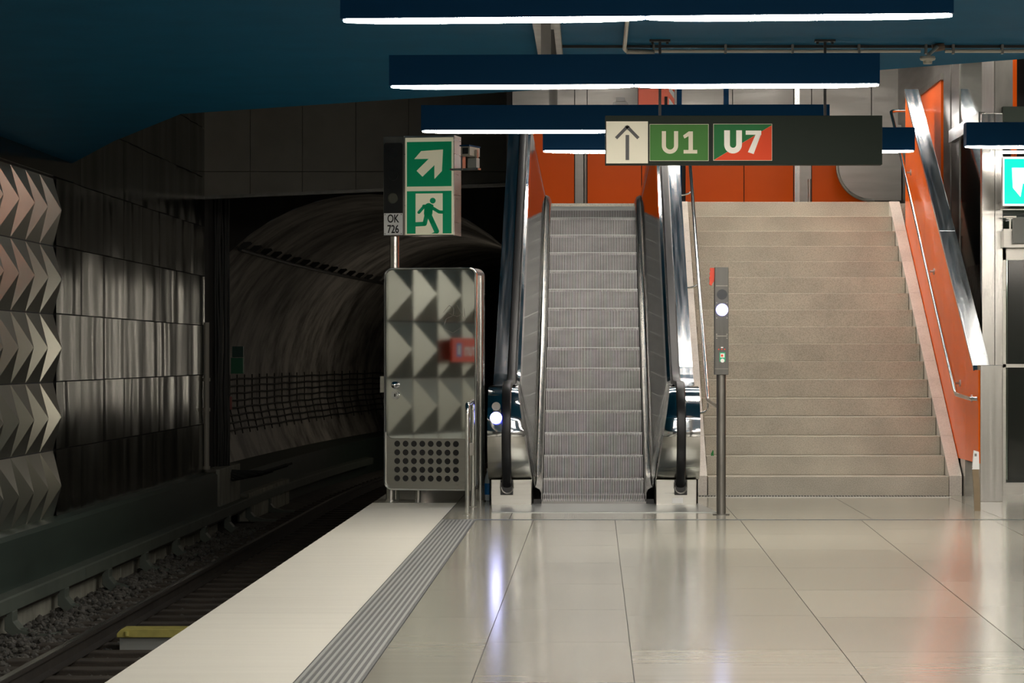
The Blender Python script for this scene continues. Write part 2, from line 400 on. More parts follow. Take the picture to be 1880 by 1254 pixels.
# ------------------------------------------------------------------ platform floor
def tiles(name, cols, y0, y1, m, pitch, gap=.004, seedoff=0, tv=.10):
    bm = bmesh.new(); lay = bm.faces.layers.float.new('tint')
    rnd = random.Random(11+seedoff)
    for ci in range(len(cols)-1):
        (a0, b0), (a1, b1) = cols[ci], cols[ci+1]
        y = y0-rnd.uniform(0, pitch)
        while y < y1:
            ya, yb = max(y, y0)+gap/2, min(y+pitch, y1)-gap/2; y += pitch
            if yb-ya < .05: continue
            g = gap/2
            vs = [bm.verts.new(p) for p in ((a0+b0*(ya-18)+g, ya, 0), (a1+b1*(ya-18)-g, ya, 0), (a1+b1*(yb-18)-g, yb, 0), (a0+b0*(yb-18)+g, yb, 0))]
            f = bm.faces.new(vs); f[lay] = rnd.uniform(1-tv, 1+tv)
    me = bpy.data.meshes.new(name); bm.to_mesh(me); bm.free(); me.materials.append(m)
    o = bpy.data.objects.new(name, me); col.objects.link(o); return struct(o)
base = MB(); base.box(-2.1, 7.0, -14, 29.3, -1.4, -.004)
struct(base.build('floor', M['joint']))
tiles('floor', [(-.985, 0), (-.50, .002), (.205, .002), (1.247, .0086), (2.20, .024), (3.3, .03), (4.4, .03), (5.5, .03), (7.0, 0)], -14, 23.88, M['floor'], 1.75)
tiles('floor', [(-1.28, 0), (-.7, 0), (1.28, 0), (2.45, 0), (3.6, 0), (4.8, 0), (7.0, 0)], 24.0, 29.3, M['floor'], 2.2, seedoff=3, tv=.05)
tiles('floor', [(-2.1, 0), (-1.284, 0)], -14, 26.7, M['edge'], 6.3, .003, 5, .03)
tiles('floor', [(-2.1, 0), (-1.284, 0)], 26.7, 29.3, M['floor'], 1.3, .004, 6, .05)
struct(box('trim_3', mat('dark_channel', (.10, .12, .125), .35, .6), -1.28, 7, 23.885, 23.995, -.003, .001))
# tactile strip, ribbed
mb = MB(); nrib = 9; wx = .29/nrib
mb.mi = 0; mb.box(-1.282, -.988, -14, 23.88, -.003, .0005)
mb.mi = 1
for k in range(nrib): mb.box(-1.28+k*wx+.006, -1.28+(k+1)*wx-.012, -14, 23.88, .0005, .005)
tag(mb.build('tactile_strip', [mat('tactile_dark', (.07, .075, .072), .6), mat('tactile_ridge', (.27, .275, .255), .5)]), 'grey ribbed tactile guidance strip let into the platform floor beside the pale edge', 'tactile strip')
# drain grating at the stair foot
mb = MB(); mb.mi = 0; mb.box(1.07, 3.62, 27.75, 28.08, -.002, .001); mb.mi = 1
for k in range(86):
    x = 1.08+k*.0295; mb.prism([(x, 27.77), (x+.012, 27.77), (x+.03, 28.06), (x+.018, 28.06)], 'z', .001, .006)
mb.box(1.07, 3.62, 27.74, 27.76, 0, .007); mb.box(1.07, 3.62, 28.06, 28.08, 0, .007)
tag(mb.build('drain_grate', [M['joint'], M['steel']]), 'long steel floor grating along the foot of the stone stairs', 'floor grate')

# ------------------------------------------------------------------ upper floor and back walls of the hall
struct(MB().box(-.98, 7.0, 34.1, 41.4, -1.4, 3.3).build('floor', M['stair']))
struct(MB().prism([(29.3, -1.4), (29.3, .1), (34.1, 2.9), (34.1, -1.4)], 'x', -.93, 7.0).build('floor', M['joint']))
struct(MB().prism([(29.3, -1.4), (29.3, .7), (34.1, 3.4), (41.3, 3.4), (41.3, -1.4)], 'x', -1.0, -.985).build('wall_left', M['block']))
struct(box('wall_left', M['block'], -.98, -.93, 41.3, 44.1, -1.4, 5.6))
YW = 37.4
def hall_wall():
    mb = MB(); 
    def pan(px0, px1, z0, z1, mi, y=YW, g=.006):
        mb.mi = mi; mb.box(X_(px0, y)+g, X_(px1, y)-g, y, y+.05, z0, z1)
    zt = 4.45
    for a, b in ((940, 1055), (1078, 1178), (1178, 1252), (1258, 1366), (1366, 1457), (1490, 1600)): pan(a, b, 3.3, zt, 0)
    for a, b in ((1055, 1078), (1457, 1490)): pan(a, b, 3.3, 5.6, 1, YW-.02)
    pan(1600, 1720, 3.3, 5.6, 1)
    for a, b in ((940, 1055), (1078, 1245), (1245, 1345), (1345, 1457), (1490, 1600)): pan(a, b, zt+.01, 5.6, 1)
    mb.mi = 2; mb.box(X_(930, YW), 4.2, YW+.03, YW+.1, 3.3, 5.6)
    return struct(mb.build('wall_far', [M['orange_hall'], M['hallsteel'], M['joint']]))
hall_wall()
# posts in the upper hall
for k, (px, wpx, mm, lab) in enumerate(((1247, 9, M['blue'], 'dark blue square post in the upper hall right of the red box'), (1333, 9, M['blue'], 'dark blue square post in the upper hall between steel panels'), (1463, 9, M['steel_v'], 'slim steel post before the orange hall wall'))):
    x = X_(px, 36.6); ww = wpx*36.6/F/2
    tag(box('hall_post', mm, x-ww, x+ww, 36.55, 36.65, 4.62 if px == 1333 else 3.3, 5.6), lab, 'post')
for px, lab in ((1074, 'thin dark pull pole standing before the orange wall at the escalator top'), (1486, 'short steel bollard pole before the orange wall at the stair top')):
    x = X_(px, 36.0); z1 = 3.72 if px > 1100 else 4.6
    t = MB().cyl(x, 36.0, 3.3, z1, .02).build('pole', M['steel'] if px > 1100 else M['steel_dark'], smooth=True); tag(t, lab, 'pole')
# curved steel screen at the right of the stair top
cx, cz, r = X_(1600, 36.9), Z_(305, 36.9), .46
poly = arc(cx, cz, r, PI, 1.5*PI, 14)+[(4.15, cz-r), (4.15, 4.5), (cx-r, 4.5)]
t = thing('steel_screen', (X_(1640, 36.9), 36.9, 3.3), 'brown-grey steel screen with a rounded lower corner beside the orange hall wall', 'screen')
MB().prism(poly, 'y', 36.88, 36.92).build('sheet', M['hallsteel'], t)
pp = arc(cx, cz, r, PI, 1.5*PI, 14)+[(cx+.04, cz-r)]
MB().tube([(a, 36.87, b) for a, b in pp], .022, 8).build('edge_rim', M['steel'], t, smooth=True)
MB().box(4.02, 4.10, 36.89, 36.95, 3.3, cz-r).build('foot', M['steel_dark'], t)
# orange-red box with warning stripes and white notices seen between the ceiling lights
t = thing('warning_box', (X_(1205, 36.8), 36.8, 4.5), 'red-orange box with white stripes hanging in the upper hall between two ceiling lights', 'box')
box('hanger', M['steel_dark'], X_(1205, 36.8)-.03, X_(1205, 36.8)+.03, 36.9, 37.38, 5.08, 5.6, t)
box('body', M['redorange'], X_(1172, 36.8), X_(1238, 36.8), 36.7, 37.3, 4.55, 5.08, t)
MB().tube([((X_(1175, 36.69)), 36.69, 4.97), (X_(1236, 36.69), 36.69, 4.97)], .006, 6).build('seam', M['joint'], t)
for k in range(3):
    z = 4.66+k*.17; x1 = X_(1238, 36.69); MB().prism([(x1-.07, z+.10), (x1, z), (x1, z+.08), (x1-.07, z+.18)], 'y', 36.69, 36.7).build('stripe', M['white'], t)
MB().prism([(x1-.13, 4.72), (x1-.09, 4.72), (x1-.09, 4.86), (x1-.13, 4.86)], 'y', 36.69, 36.7).build('latch', M['joint'], t)
for a, b, c, d, lab in ((1126, 1152, 187, 196, 'wide white notice on the grey hall wall left of the red box'), (1131, 1147, 179, 186, 'small white notice above the wide one on the hall wall')):
    tag(box('notice', M['white'], X_(a, 37.37), X_(b, 37.37), 37.35, 37.39, Z_(d, 37.37), Z_(c, 37.37)), lab, 'notice')

# ------------------------------------------------------------------ escalator
CX = .037
def nos(k): return (27.6+.38*k, .195+.2195*k)
esc = thing('escalator', (CX, 26.3, 0), 'steel escalator with black handrails climbing beside the stone stairs', 'escalator')
def step_mesh(ht):
    mb = MB(); mb.mi = 0
    mb.box(-.5, .5, .034, .50, -ht, -.03)
    mb.mi = 1; n = 58; p = 1.0/n
    for k in range(n):
        x0 = -.5+k*p+p*.27; x1 = -.5+k*p+p*.70
        # rib wraps the riser (slightly concave) and the tread
        mb.prism([(.0, 0), (.50, 0), (.50, -.03), (.034, -.03), (.034, -ht), (.001, -ht)], 'x', x0, x1)
    mb.box(-.5, .5, -.001, .006, -.006, .0)
    return mb
first = None
for k in range(0, 14):
    Yk, zk = nos(k)
    if first is None:
        o = step_mesh(.225).build('step', [M['comb_shade'], M['comb']], esc, local=True); first = o
    else:
        o = first.copy(); col.objects.link(o)
    o.parent = esc; o.location = (0, Yk-26.3, zk)
for (Yk, zk, sc_) in ((27.2, .055, .25), (33.2, 3.185, .65)):
    o = first.copy(); col.objects.link(o); o.location = (0, Yk-26.3, zk); o.scale = (1, 1, sc_)
# flat lower steps, comb and landing plate
mb = MB(); mb.mi = 0; mb.box(-.5+CX, .5+CX, 26.5, 27.25, -.001, .006); mb.mi = 1
for k in range(58):
    x0 = CX-.5+(k+.27)/58; mb.box(x0, x0+.009, 26.5, 27.25, .006, .016)
mb.build('comb', [M['comb_shade'], M['comb']], esc)
MB().prism([(-.92+CX, 25.0), (.98+CX+.14, 25.0), (1.0+CX, 26.5), (-.98+CX, 26.5)], 'z', -.0, .007).build('landing_plate', M['plate'], esc)
MB().prism([(26.42, .006), (26.55, .022), (26.55, .006)], 'x', CX-.53, CX+.53).build('comb_plate', M['steel_dark'], esc)
MB().box(-.98+CX, .98+CX, 33.3, 34.3, 3.1, 3.22).build('upper_landing_plate', M['plate'], esc)
def znl(Y):   # nosing line, eased at both ends
    a = .195+.5776*(Y-27.6)
    lo, hi = .02, 3.2
    if a < lo+.15: 
        t_ = (a-(lo-.15))/.3; a = lo if t_ < 0 else lo+.15*t_*t_
    if a > hi-.15:
        t_ = (a-(hi-.15))/.3; a = hi if t_ > 1 else hi-.15*(1-min(t_, 1))**2
    return a
def hz(Y):    # handrail top
    a = 1.155+.5776*(Y-27.6); lo, hi = 1.175, 4.2
    e = .5
    if a < lo+e*.35:
        t_ = max((a-(lo-.175))/.35, 0); a = lo+.175*t_*t_
    return min(a, hi)
Ys = [26.55, 26.8, 27.05, 27.25, 27.4, 27.5, 27.6, 27.7, 27.8, 27.95, 28.1]+[28.1+.45*i for i in range(1, 10)]+[32.4, 32.6, 32.75, 32.9, 33.05, 33.25, 33.6, 34.4]
def rail_side(sg, label):
    t = bpy.data.objects.new('balustrade', None); col.objects.link(t); t.parent = esc; t.location = (0, 0, 0)
    def X(v): return CX+sg*v
    # outer side
    m1 = MB(); m1.strip([[(X(1.0), Y, max(znl(Y)-.9, 0 if Y < 29.3 else znl(Y)-.9)), (X(1.0), Y, hz(Y)-.05), (X(.865), Y, hz(Y)-.045)] for Y in Ys]); m1.build('outer_deck', M['satin'], t)
    m2 = MB(); m2.strip([[(X(.865), Y, hz(Y)-.045), (X(.86), Y, hz(Y)-.03), (X(.785), Y, hz(Y)-.03), (X(.78), Y, hz(Y)-.045)] for Y in Ys]); m2.build('handrail_guide', M['blackplastic'], t)
    m3 = MB(); m3.strip([[(X(.78), Y, hz(Y)-.045), (X(.765), Y, hz(Y)-.03), (X(.735), Y, hz(Y)-.05), (X(.72), Y, hz(Y)-.12)] for Y in Ys]); m3.build('inner_deck', M['polished'], t, smooth=True)
    m4 = MB(); m4.strip([[(X(.72), Y, hz(Y)-.12), (X(.565), Y, znl(Y)+.13)] for Y in Ys]); m4.build('inner_panel', M['inner'], t)
    m5 = MB(); m5.strip([[(X(.565), Y, znl(Y)+.13), (X(.56), Y, znl(Y)+.145), (X(.518), Y, znl(Y)+.12), (X(.503), Y, znl(Y)+.09), (X(.503), Y, max(znl(Y)-.12, .0))] for Y in [26.46]+Ys]); m5.build('skirt', M['steel_v'], t, smooth=True)
    # seams on the inner panels
    # newel: D-shaped end block, inner side slanting
    cyn, czn = 26.50, .70
    out = [(26.62, .245), (26.30, .245), (26.14, .30), (26.03, .42), (25.975, .56), (25.96, .70), (25.985, .84), (26.05, .96), (26.16, 1.06), (26.32, 1.12), (26.62, 1.13)]
    def xin(z): return .725-(1.13-z)/.885*.135
    def newel(pts, name, mm):
        mb = MB(); rows = []
        for (yy, zz) in pts: rows.append([(X(1.0), 26.62, zz), (X(1.0), yy, zz), (X(.93), yy-.012, zz), (X(.80), yy-.012, zz), (X(xin(zz)+.05), yy-.008, zz), (X(xin(zz)), yy+.02, zz), (X(xin(zz)-.0), 26.66, zz)])
        mb.strip(rows); return mb.build(name, mm, t, smooth=True)
    def lerp_pts(z0, z1, n):
        res = []
        body = out[1:-1]
        for i in range(n+1):
            z = z0+(z1-z0)*i/n
            for j in range(len(body)-1):
                if body[j][1] <= z <= body[j+1][1]:
                    u = (z-body[j][1])/(body[j+1][1]-body[j][1]); u = max(0, min(1, u)); res.append((body[j][0]+(body[j+1][0]-body[j][0])*u, z)); break
        return res
    newel(lerp_pts(.246, .66, 10), 'newel_lower_shell', M['steel'])
    up = lerp_pts(.662, 1.119, 16)
    mb = MB(); rows = []
    for (yy, zz) in up: rows.append([(X(1.0), 26.62, zz), (X(1.0), yy, zz), (X(.93), yy-.012, zz), (X(.80), yy-.012, zz), (X(xin(zz)+.05), yy-.008, zz), (X(xin(zz)), yy+.02, zz), (X(xin(zz)), 26.66, zz)])
    rows.append([(X(a), 26.66, 1.13) for a in (1.0, 1.0, .93, .80, .77, .725, .725)])
    mb.strip(rows); mb.build('newel_upper_shell', M['polished'], t, smooth=True)
    m6 = MB(); m6.box(min(X(.59), X(.975)), max(X(.59), X(.975)), 26.24, 27.0, .0, .245); m6.build('base_plinth', M['steel'], t, bevel=.006)
    # handrail
    path = [(26.27, .14), (26.14, .24), (26.02, .38), (25.955, .54), (25.935, .70), (25.96, .86), (26.03, .99), (26.14, 1.09), (26.29, 1.15), (26.42, 1.168)]
    path = path+[(Y, hz(Y)-.005) for Y in Ys]
    rows = []
    for i, (yy, zz) in enumerate(path):
        a = path[max(i-1, 0)]; b = path[min(i+1, len(path)-1)]; d = Vector((b[0]-a[0], b[1]-a[1])).normalized(); nrm = Vector((-d.y, d.x))
        prof = [(-.044, -.035), (-.044, -.008), (-.034, .006), (0, .012), (.034, .006), (.044, -.008), (.044, -.035)]
        rows.append([(X(.822)+u, yy+nrm.x*v, zz+nrm.y*v) for u, v in prof])
    mb = MB(); mb.strip(rows, True); mb.build('handrail', M['black'], t, smooth=True)
    # inlet
    mb = MB(); mb.prism([(X(.765), .10), (X(.765), .245), (X(.885), .245), (X(.885), .10)], 'y', 26.215, 26.245); mb.build('handrail_inlet', M['blackplastic'], t, bevel=.004)
    mb = MB(); pts = [(X(.822)+a, 26.205, .17+b) for a, b in [(-.055, .05), (-.06, .0)]+arc(0, 0, .055, PI, 2*PI, 8)+[(.06, .0), (.055, .05)]]
    mb.tube(pts, .008, 8); mb.build('inlet_brush', M['steel_dark'], t, smooth=True)
    # small corner block at the comb
    box('comb_corner', M['blackplastic'], min(X(.5), X(.575)), max(X(.5), X(.575)), 26.43, 26.5, 0, .05, t)
    return t
bl = rail_side(-1, '')
br = rail_side(1, '')
# status lamps on the left newel
def disc_y(mb, x, z, r, y0, y1, n=24): mb.prism(arc(x, z, r, 0, 2*PI, n)[:-1], 'y', y0, y1)
def newy(z): return 25.97
xl = X_(911, 26.0)
mb = MB(); disc_y(mb, xl, Z_(767, 25.97), .048, 25.925, 25.96); mb.build('indicator_lamp', M['bluelamp'], bl)
mb = MB(); disc_y(mb, xl, Z_(767, 25.97), .056, 25.935, 25.965); mb.build('lamp_ring', M['bluering'], bl)
mb = MB(); disc_y(mb, xl, Z_(746, 25.99), .040, 25.955, 25.99); mb.build('unlit_lamp', M['steel_dark'], bl)
mb = MB(); mb.box(X_(1234, 26.23), X_(1254, 26.23), 26.232, 26.24, Z_(924, 26.23), Z_(914, 26.23)); mb.build('sticker', M['white'], br)

# ------------------------------------------------------------------ stone stairs
SR, ST = 3.3/17, .354
st = thing('staircase', (2.42, 28.1, 0), 'wide beige speckled stone staircase rising to the right of the escalator', 'stairs')
for k in range(17):
    y0 = 28.1+ST*k; z1 = SR*(k+1); x0, x1 = 1.2, 3.645
    if k == 16: x0, x1 = 1.07, 3.78
    mb = MB(); mb.box(x0, x1, y0, y0+ST+.03 if k < 16 else 34.12, z1-SR+.001 if k else 0, z1)
    mb.box(x0+.0, x1-.0, y0-.012, y0+.02, z1-.035, z1) if False else None
    mb.build('step', M['stair'], st, bevel=.005)
# stringers
def stringer(x0, x1, name):
    mb = MB(); sl = SR/ST
    a = [(28.12, 0), (28.12, .16), (28.12+15.9*ST, .16+15.9*SR), (28.12+15.9*ST, 15.9*SR-.5), (28.9, 0)]
    mb.prism(a, 'x', x0, x1)
    o = mb.build(name, M['stringer'], st, bevel=.004)
    mb = MB()
    for k in range(1, 12):
        yy = 28.12+k*1.38*.354*1.0
    return o
def stringer_blocks(x0, x1):
    # slabs with thin joints, lower edge on the ground
    sl = SR/ST; y = 28.1; n = 8; Lb = 16*ST/n
    for k in range(n):
        ya, yb = y+k*Lb+.002, y+(k+1)*Lb-.002
        za, zb = .20+(ya-28.1)*sl, .20+(yb-28.1)*sl
        mb = MB(); mb.prism([(ya, max(za-.9, 0)), (ya, za), (yb, zb), (yb, max(zb-.9, 0))], 'x', x0, x1)
        mb.build('stringer_slab', M['stringer'], st)
stringer_blocks(3.65, 3.778)
stringer_blocks(1.06, 1.19)
# green scrap on a step
tag(MB().prism([(1.245, 0), (1.26, .004), (1.275, .0), (1.272, .05), (1.265, .066), (1.255, .04), (1.247, .028)], 'y', 28.47, 28.483).build('paper_scrap', M['leaf']), 'small green scrap standing on a low step near the left stringer', 'scrap')
o = bpy.data.objects['paper_scrap']; o.location.z = SR*2

# ------------------------------------------------------------------ orange balustrade wall at the right of the stairs
bw = thing('stair_balustrade', (3.85, 27.2, 0), 'orange enamelled stair balustrade with a sloping steel cap at the right of the stairs', 'balustrade')
BX = 3.785; sl = .5545
def capz(Y): return 1.30 if Y < 27.3 else 1.30+(Y-27.3)*sl
Ya, Yb = 26.95, 33.2
def orange_wall():
    # tiled in panels: joints follow horizontals and verticals
    mb = MB(); 
    def lowz(Y): return .37 if Y < 28.45 else .37+(Y-28.45)*.549
    ycuts = [Ya, 27.9, 28.75, 29.6, 30.45, 31.3, 32.15, Yb]
    for i in range(len(ycuts)-1):
        a, b = ycuts[i]+.002, ycuts[i+1]-.002
        pts = [(a, lowz(a)), (b, lowz(b)), (b, capz(b)-.02), (a, capz(a)-.02)]
        if a < 28.45 < b: pts = [(a, lowz(a)), (28.45, .37), (b, lowz(b)), (b, capz(b)-.02), (a, capz(a)-.02)]
        if a < 27.3 < b: pts = [(a, lowz(a)), (b, lowz(b)), (b, capz(b)-.02), (27.3, 1.28), (a, 1.28)]
        mb.prism(pts, 'x', BX, BX+.02)
    mb.build('orange_panels', M['orange'], bw)
orange_wall()
MB().prism([(Ya+.02, .36), (28.4, .36), (Yb, capz(Yb)-.98), (Yb, capz(Yb)-.03), (27.3, 1.27), (Ya+.02, 1.27)], 'x', BX+.0205, BX+.15).build('core', M['joint'], bw)
mb = MB()
pts = [(27.36, 1.245), (27.36, 1.30), (27.45, 1.32)]; 
mb.prism([(27.23, 1.27), (27.25, 1.325), (29.85, 1.325+2.6*sl), (29.85, 1.27+2.6*sl)], 'x', BX-.012, BX+.158)
mb.prism([(29.854, 1.27+2.604*sl), (29.854, 1.325+2.604*sl), (Yb, 1.325+(Yb-27.25)*sl), (Yb, 1.27+(Yb-27.25)*sl)], 'x', BX-.012, BX+.158)
mb.build('steel_cap', M['satin'], bw, bevel=.003)
box('plinth', M['steel'], 3.79, BX+.15, 27.95, 28.3, 0, .37, bw)
box('end_post', M['steel_v'], BX+.012, BX+.225, 26.9, 27.12, 0, 1.33, bw, bevel=.003)
# brown flat post in front
t = thing('guide_post', (X_(1793, 25.3), 25.3, 0), 'short flat brown metal post with a pale plate, in front of the orange balustrade', 'post')
Yp = 25.3; 
MB().prism([(X_(1789, Yp), 0), (X_(1800, Yp), 0), (X_(1799, Yp), .2), (X_(1796, Yp), .42), (X_(1785, Yp), .40), (X_(1788, Yp), .18)], 'y', Yp, Yp+.03).build('stem', M['woodpost'], t)
MB().prism([(X_(1785, Yp), .38), (X_(1798, Yp), .38), (X_(1797, Yp), .54), (X_(1788, Yp), .555)], 'y', Yp-.006, Yp+.03).build('top_plate', M['white'], t)
MB().prism([(X_(1789, Yp), .50), (X_(1793, Yp), .50), (X_(1793, Yp), .525), (X_(1789, Yp), .525)], 'y', Yp-.009, Yp-.006).build('mark', M['steel_dark'], t)
# handrails
def bez(pts, r=.06, n=5):
    out = [Vector(pts[0])]
    for i in range(1, len(pts)-1):
        p = Vector(pts[i]); a = (Vector(pts[i-1])-p); b = (Vector(pts[i+1])-p)
        ra = min(r, a.length*.45); rb = min(r, b.length*.45); A = p+a.normalized()*ra; B = p+b.normalized()*rb
        for k in range(n+1):
            u = k/n; out.append(A*(1-u)**2+p*2*u*(1-u)+B*u*u)
    out.append(Vector(pts[-1])); return out
hr = thing('stair_handrail', (3.76, 28.5, .6), 'round steel handrail along the orange balustrade', 'handrail')
MB().tube(bez([(3.78, 26.97, 1.0), (3.715, 27.0, 1.0), (3.705, 28.0, 1.03), (3.705, 33.95, 4.37), (3.705, 34.1, 4.44), (4.12, 34.13, 4.44)], .08), .021, 12).build('rail_tube', M['handle'], hr, smooth=True)
for Y in (27.4, 28.25, 30.4, 32.6):
    z = 1.03+max(Y-28.0, 0)*.5612; MB().tube([(3.705, Y, z-.02), (3.74, Y, z-.03), (BX, Y, z-.03)], .011, 8).build('bracket', M['steel'], hr)
    MB().tube([(BX-.012, Y, z-.03), (BX+.001, Y, z-.03)], .035, 14).build('bracket_rosette', M['steel'], hr)
hl = thing('stair_handrail', (1.2, 28.5, .6), 'round steel handrail on the left of the stairs, beside the escalator flank', 'handrail')
MB().tube(bez([(1.30, 27.9, .90), (1.21, 28.4, .96), (1.21, 33.9, 4.0), (1.21, 34.4, 4.1)], .06), .021, 12).build('rail_tube', M['handle'], hl, smooth=True)
for Y in (28.45, 30.9, 33.0):
    z = .985+(Y-28.4)*.553
    MB().tube(bez([(1.21, Y, z-.01), (1.215, Y, z-.16), (1.12, Y, z-.19), (1.04, Y, z-.19)], .05), .011, 8).build('bracket', M['handle'], hl, smooth=True)

# ------------------------------------------------------------------ lift shaft at the right
lf = thing('lift_shaft', (4.4, 28.3, 0), 'steel and glass lift shaft at the right edge beyond the orange balustrade', 'lift')
mb = MB(); mb.box(4.01, 4.14, 28.3, 28.42, .0, 3.9); mb.box(4.143, 4.225, 28.31, 28.42, .0, 3.9); mb.build('corner_column', M['steel_v'], lf, bevel=.003)
box('flank_plate', M['steel_dark'], 4.15, 4.2, 28.42, 29.3, 0, 5.6, lf)
box('flank_glass', M['glass_green'], 4.16, 4.2, 29.3, 31.1, 2.4, 5.6, lf)
mb = MB(); mb.box(4.15, 4.22, 31.1, 31.75, 0, 5.6); mb.box(4.14, 4.22, 31.8, 32.4, 0, 5.6); mb.build('flank_column', M['hallsteel'], lf)
box('flank_lower_panel', M['inner'], 4.16, 4.2, 29.3, 31.1, 0, 2.4, lf)
mb = MB(); mb.box(4.225, 4.26, 28.33, 28.40, .12, 2.55); mb.box(4.225, 5.3, 28.31, 28.42, .0, .12); mb.box(4.225, 5.3, 28.33, 28.40, 1.30, 1.335); mb.box(4.225, 5.3, 28.33, 28.42, 2.40, 2.52); mb.build('door_frame', M['steel'], lf)
box('door_glass', M['door_glass'], 4.26, 5.3, 28.37, 28.39, .12, 2.42, lf)
MB().cyl(4.275, 28.36, .15, 2.4, .014).build('door_edge_tube', M['glass_green'], lf)
box('upper_panel', M['door_glass'], 4.225, 5.3, 28.40, 28.42, 2.52, 3.2, lf)
box('cross_beam', M['board'], 4.225, 5.3, 28.3, 28.42, 3.80, 3.97, lf)
mb = MB(); mb.box(4.16, 4.34, 28.4, 28.5, 3.9, 5.6); mb.build('upper_post', M['steel_dark'], lf)
mb = MB(); 
for a, b in ((4.40, 4.46), (4.56, 4.8)): mb.box(a, b, 28.9, 28.95, 2.5, 5.6)
mb.build('orange_mullion', M['orange_hall'], lf)
box('shaft_back', M['joint'], 4.25, 5.3, 29.2, 29.3, 0, 5.6, lf)
box('side_beam', M['steel_v'], 4.08, 4.15, 29.05, 31.46, 3.84, 3.98, lf)
# orange door of the upper hall in the side wall
struct(box('wall_right', M['hallsteel'], 4.165, 4.3, 32.4, 41.4, 3.3, 5.6))
d = MB(); d.mi = 0; d.box(4.13, 4.17, 32.55, 34.5, 3.3, 4.66); d.mi = 1; d.box(4.11, 4.17, 32.45, 34.6, 4.66, 4.74); d.box(4.11, 4.17, 34.5, 34.6, 3.3, 4.66)
struct(d.build('door_1', [M['orange_hall'], M['steel_dark']]))
# green exit sign, box and lamp tube beside the lift
gs = thing('exit_sign', (4.4, 27.6, 2.9), 'bright backlit green sign with a white arrow at the right edge before the lift', 'sign')
Yg = 27.6; x0 = X_(1841, Yg); z0, z1 = Z_(378, Yg), Z_(288, Yg); 
box('case', M['greybox'], x0, x0+.5, Yg, Yg+.1, z0, z1, gs)
box('panel_frame', M['cream_lit'], x0, x0+.5, Yg-.006, Yg, z0, z1, gs)
box('green_panel', M['signgreen_lit'], x0+.015, x0+.485, Yg-.010, Yg-.006, z0+.02, z1-.02, gs)
ax = x0+.09; az = z1-.11
MB().prism([(ax, az), (ax+.26, az), (ax+.19, az-.07), (ax+.28, az-.16), (ax+.2, az-.24), (ax+.11, az-.15), (ax+.085, az-.29), (ax+.01, az-.20)][:8], 'y', Yg-.014, Yg-.010).build('arrow', M['cream_lit'], gs)
MB().tube([(x0-.02, Yg+.05, z1+.05), (x0+.55, Yg+.05, z1+.05)], .012, 10).build('lamp_tube', M['tube'], gs)
MB().box(x0-.02, x0+.55, Yg+.02, Yg+.08, z0-.04, z0-.03).build('lower_rail', M['steel'], gs)
MB().box(x0+.06, x0+.10, Yg+.1, Yg+.72, z0, z0+.06).build('wall_arm', M['steel_dark'], gs)
cb = thing('control_box', (X_(1865, 28.2), 28.2, Z_(455, 28.2)), 'grey box on a steel shelf bracket under the bright green arrow sign', 'box')
box('shelf', M['steel'], X_(1840, 28.2), 4.9, 28.1, 28.3, Z_(455, 28.2), Z_(424, 28.2), cb)
box('enclosure', M['greybox'], X_(1861, 28.0), 4.85, 27.95, 28.1, Z_(447, 28.0), Z_(400, 28.0), cb, bevel=.004)
mb = MB(); xx = X_(1842, 28.1); 
for a, b, c, d2 in ((0, .13, .155, .17), (.10, .115, .03, .16), (0, .10, .02, .04), (.03, .10, .14, .15), (.06, .075, .04, .14)): mb.box(xx+a, xx+b, 28.08, 28.1, Z_(424, 28.1)+c-.02, Z_(424, 28.1)+d2-.02)
mb.build('bracket', M['steel'], cb)

# ------------------------------------------------------------------ hanging sign
YS = 18.7
s = thing('hanging_sign', (X_(1366, YS), YS, Z_(302, YS)), 'long dark hanging sign reading U1 U7 with a white arrow panel', 'sign')
def sx(px): return X_(px, YS)
def sz(py): return Z_(py, YS)
box('board', M['board'], sx(1111), sx(1620), YS, YS+.12, sz(302), sz(212), s, bevel=.003)
box('arrow_panel', M['arrowwhite'], sx(1113), sx(1189.5), YS-.006, YS, sz(300), sz(223), s)
mb = MB(); stroke(mb, [(sx(1131), sz(254)), (sx(1151.5), sz(233)), (sx(1172), sz(254))], .021, YS-.009, YS-.006, False); mb.box(sx(1148.5), sx(1155), YS-.009, YS-.006, sz(294), sz(248)); mb.prism([(sx(1147), sz(232)), (sx(1151.5), sz(230)), (sx(1156), sz(232)), (sx(1151.5), sz(237))], 'y', YS-.009, YS-.006); mb.build('arrow', M['blackplastic'], s)
box('line_panel', M['u1white'], sx(1192.5), sx(1301), YS-.004, YS, sz(295.5), sz(228), s)
box('line_panel_face', M['u1green'], sx(1193.2), sx(1300.2), YS-.006, YS-.004, sz(294.8), sz(228.7), s)
box('line_panel', M['u1white'], sx(1309.5), sx(1417.5), YS-.004, YS, sz(295), sz(227.5), s)
MB().prism([(sx(1310.3), sz(294)), (sx(1310.3), sz(228.3)), (sx(1416.7), sz(228.3)), (sx(1416.7), sz(230))], 'y', YS-.006, YS-.004).build('green_half', M['u7green'], s)
MB().prism([(sx(1310.3), sz(294.3)), (sx(1416.7), sz(230.2)), (sx(1416.7), sz(294.3))], 'y', YS-.006, YS-.004).build('red_half', M['u7red'], s)
def glyph_U(mb, x0, x1, zt, zb, wd):
    y0, y1 = YS-.009, YS-.006; c = (x0+x1)/2; ro = (x1-x0)/2; ri = ro-wd
    mb.box(x0, x0+wd, y0, y1, zb+ro, zt); mb.box(x1-wd, x1, y0, y1, zb+ro, zt)
    A = arc(c, zb+ro, ro, PI, 2*PI, 14); B = arc(c, zb+ro, ri, PI, 2*PI, 14)
    for i in range(14): mb.prism([A[i], A[i+1], B[i+1], B[i]], 'y', y0, y1)
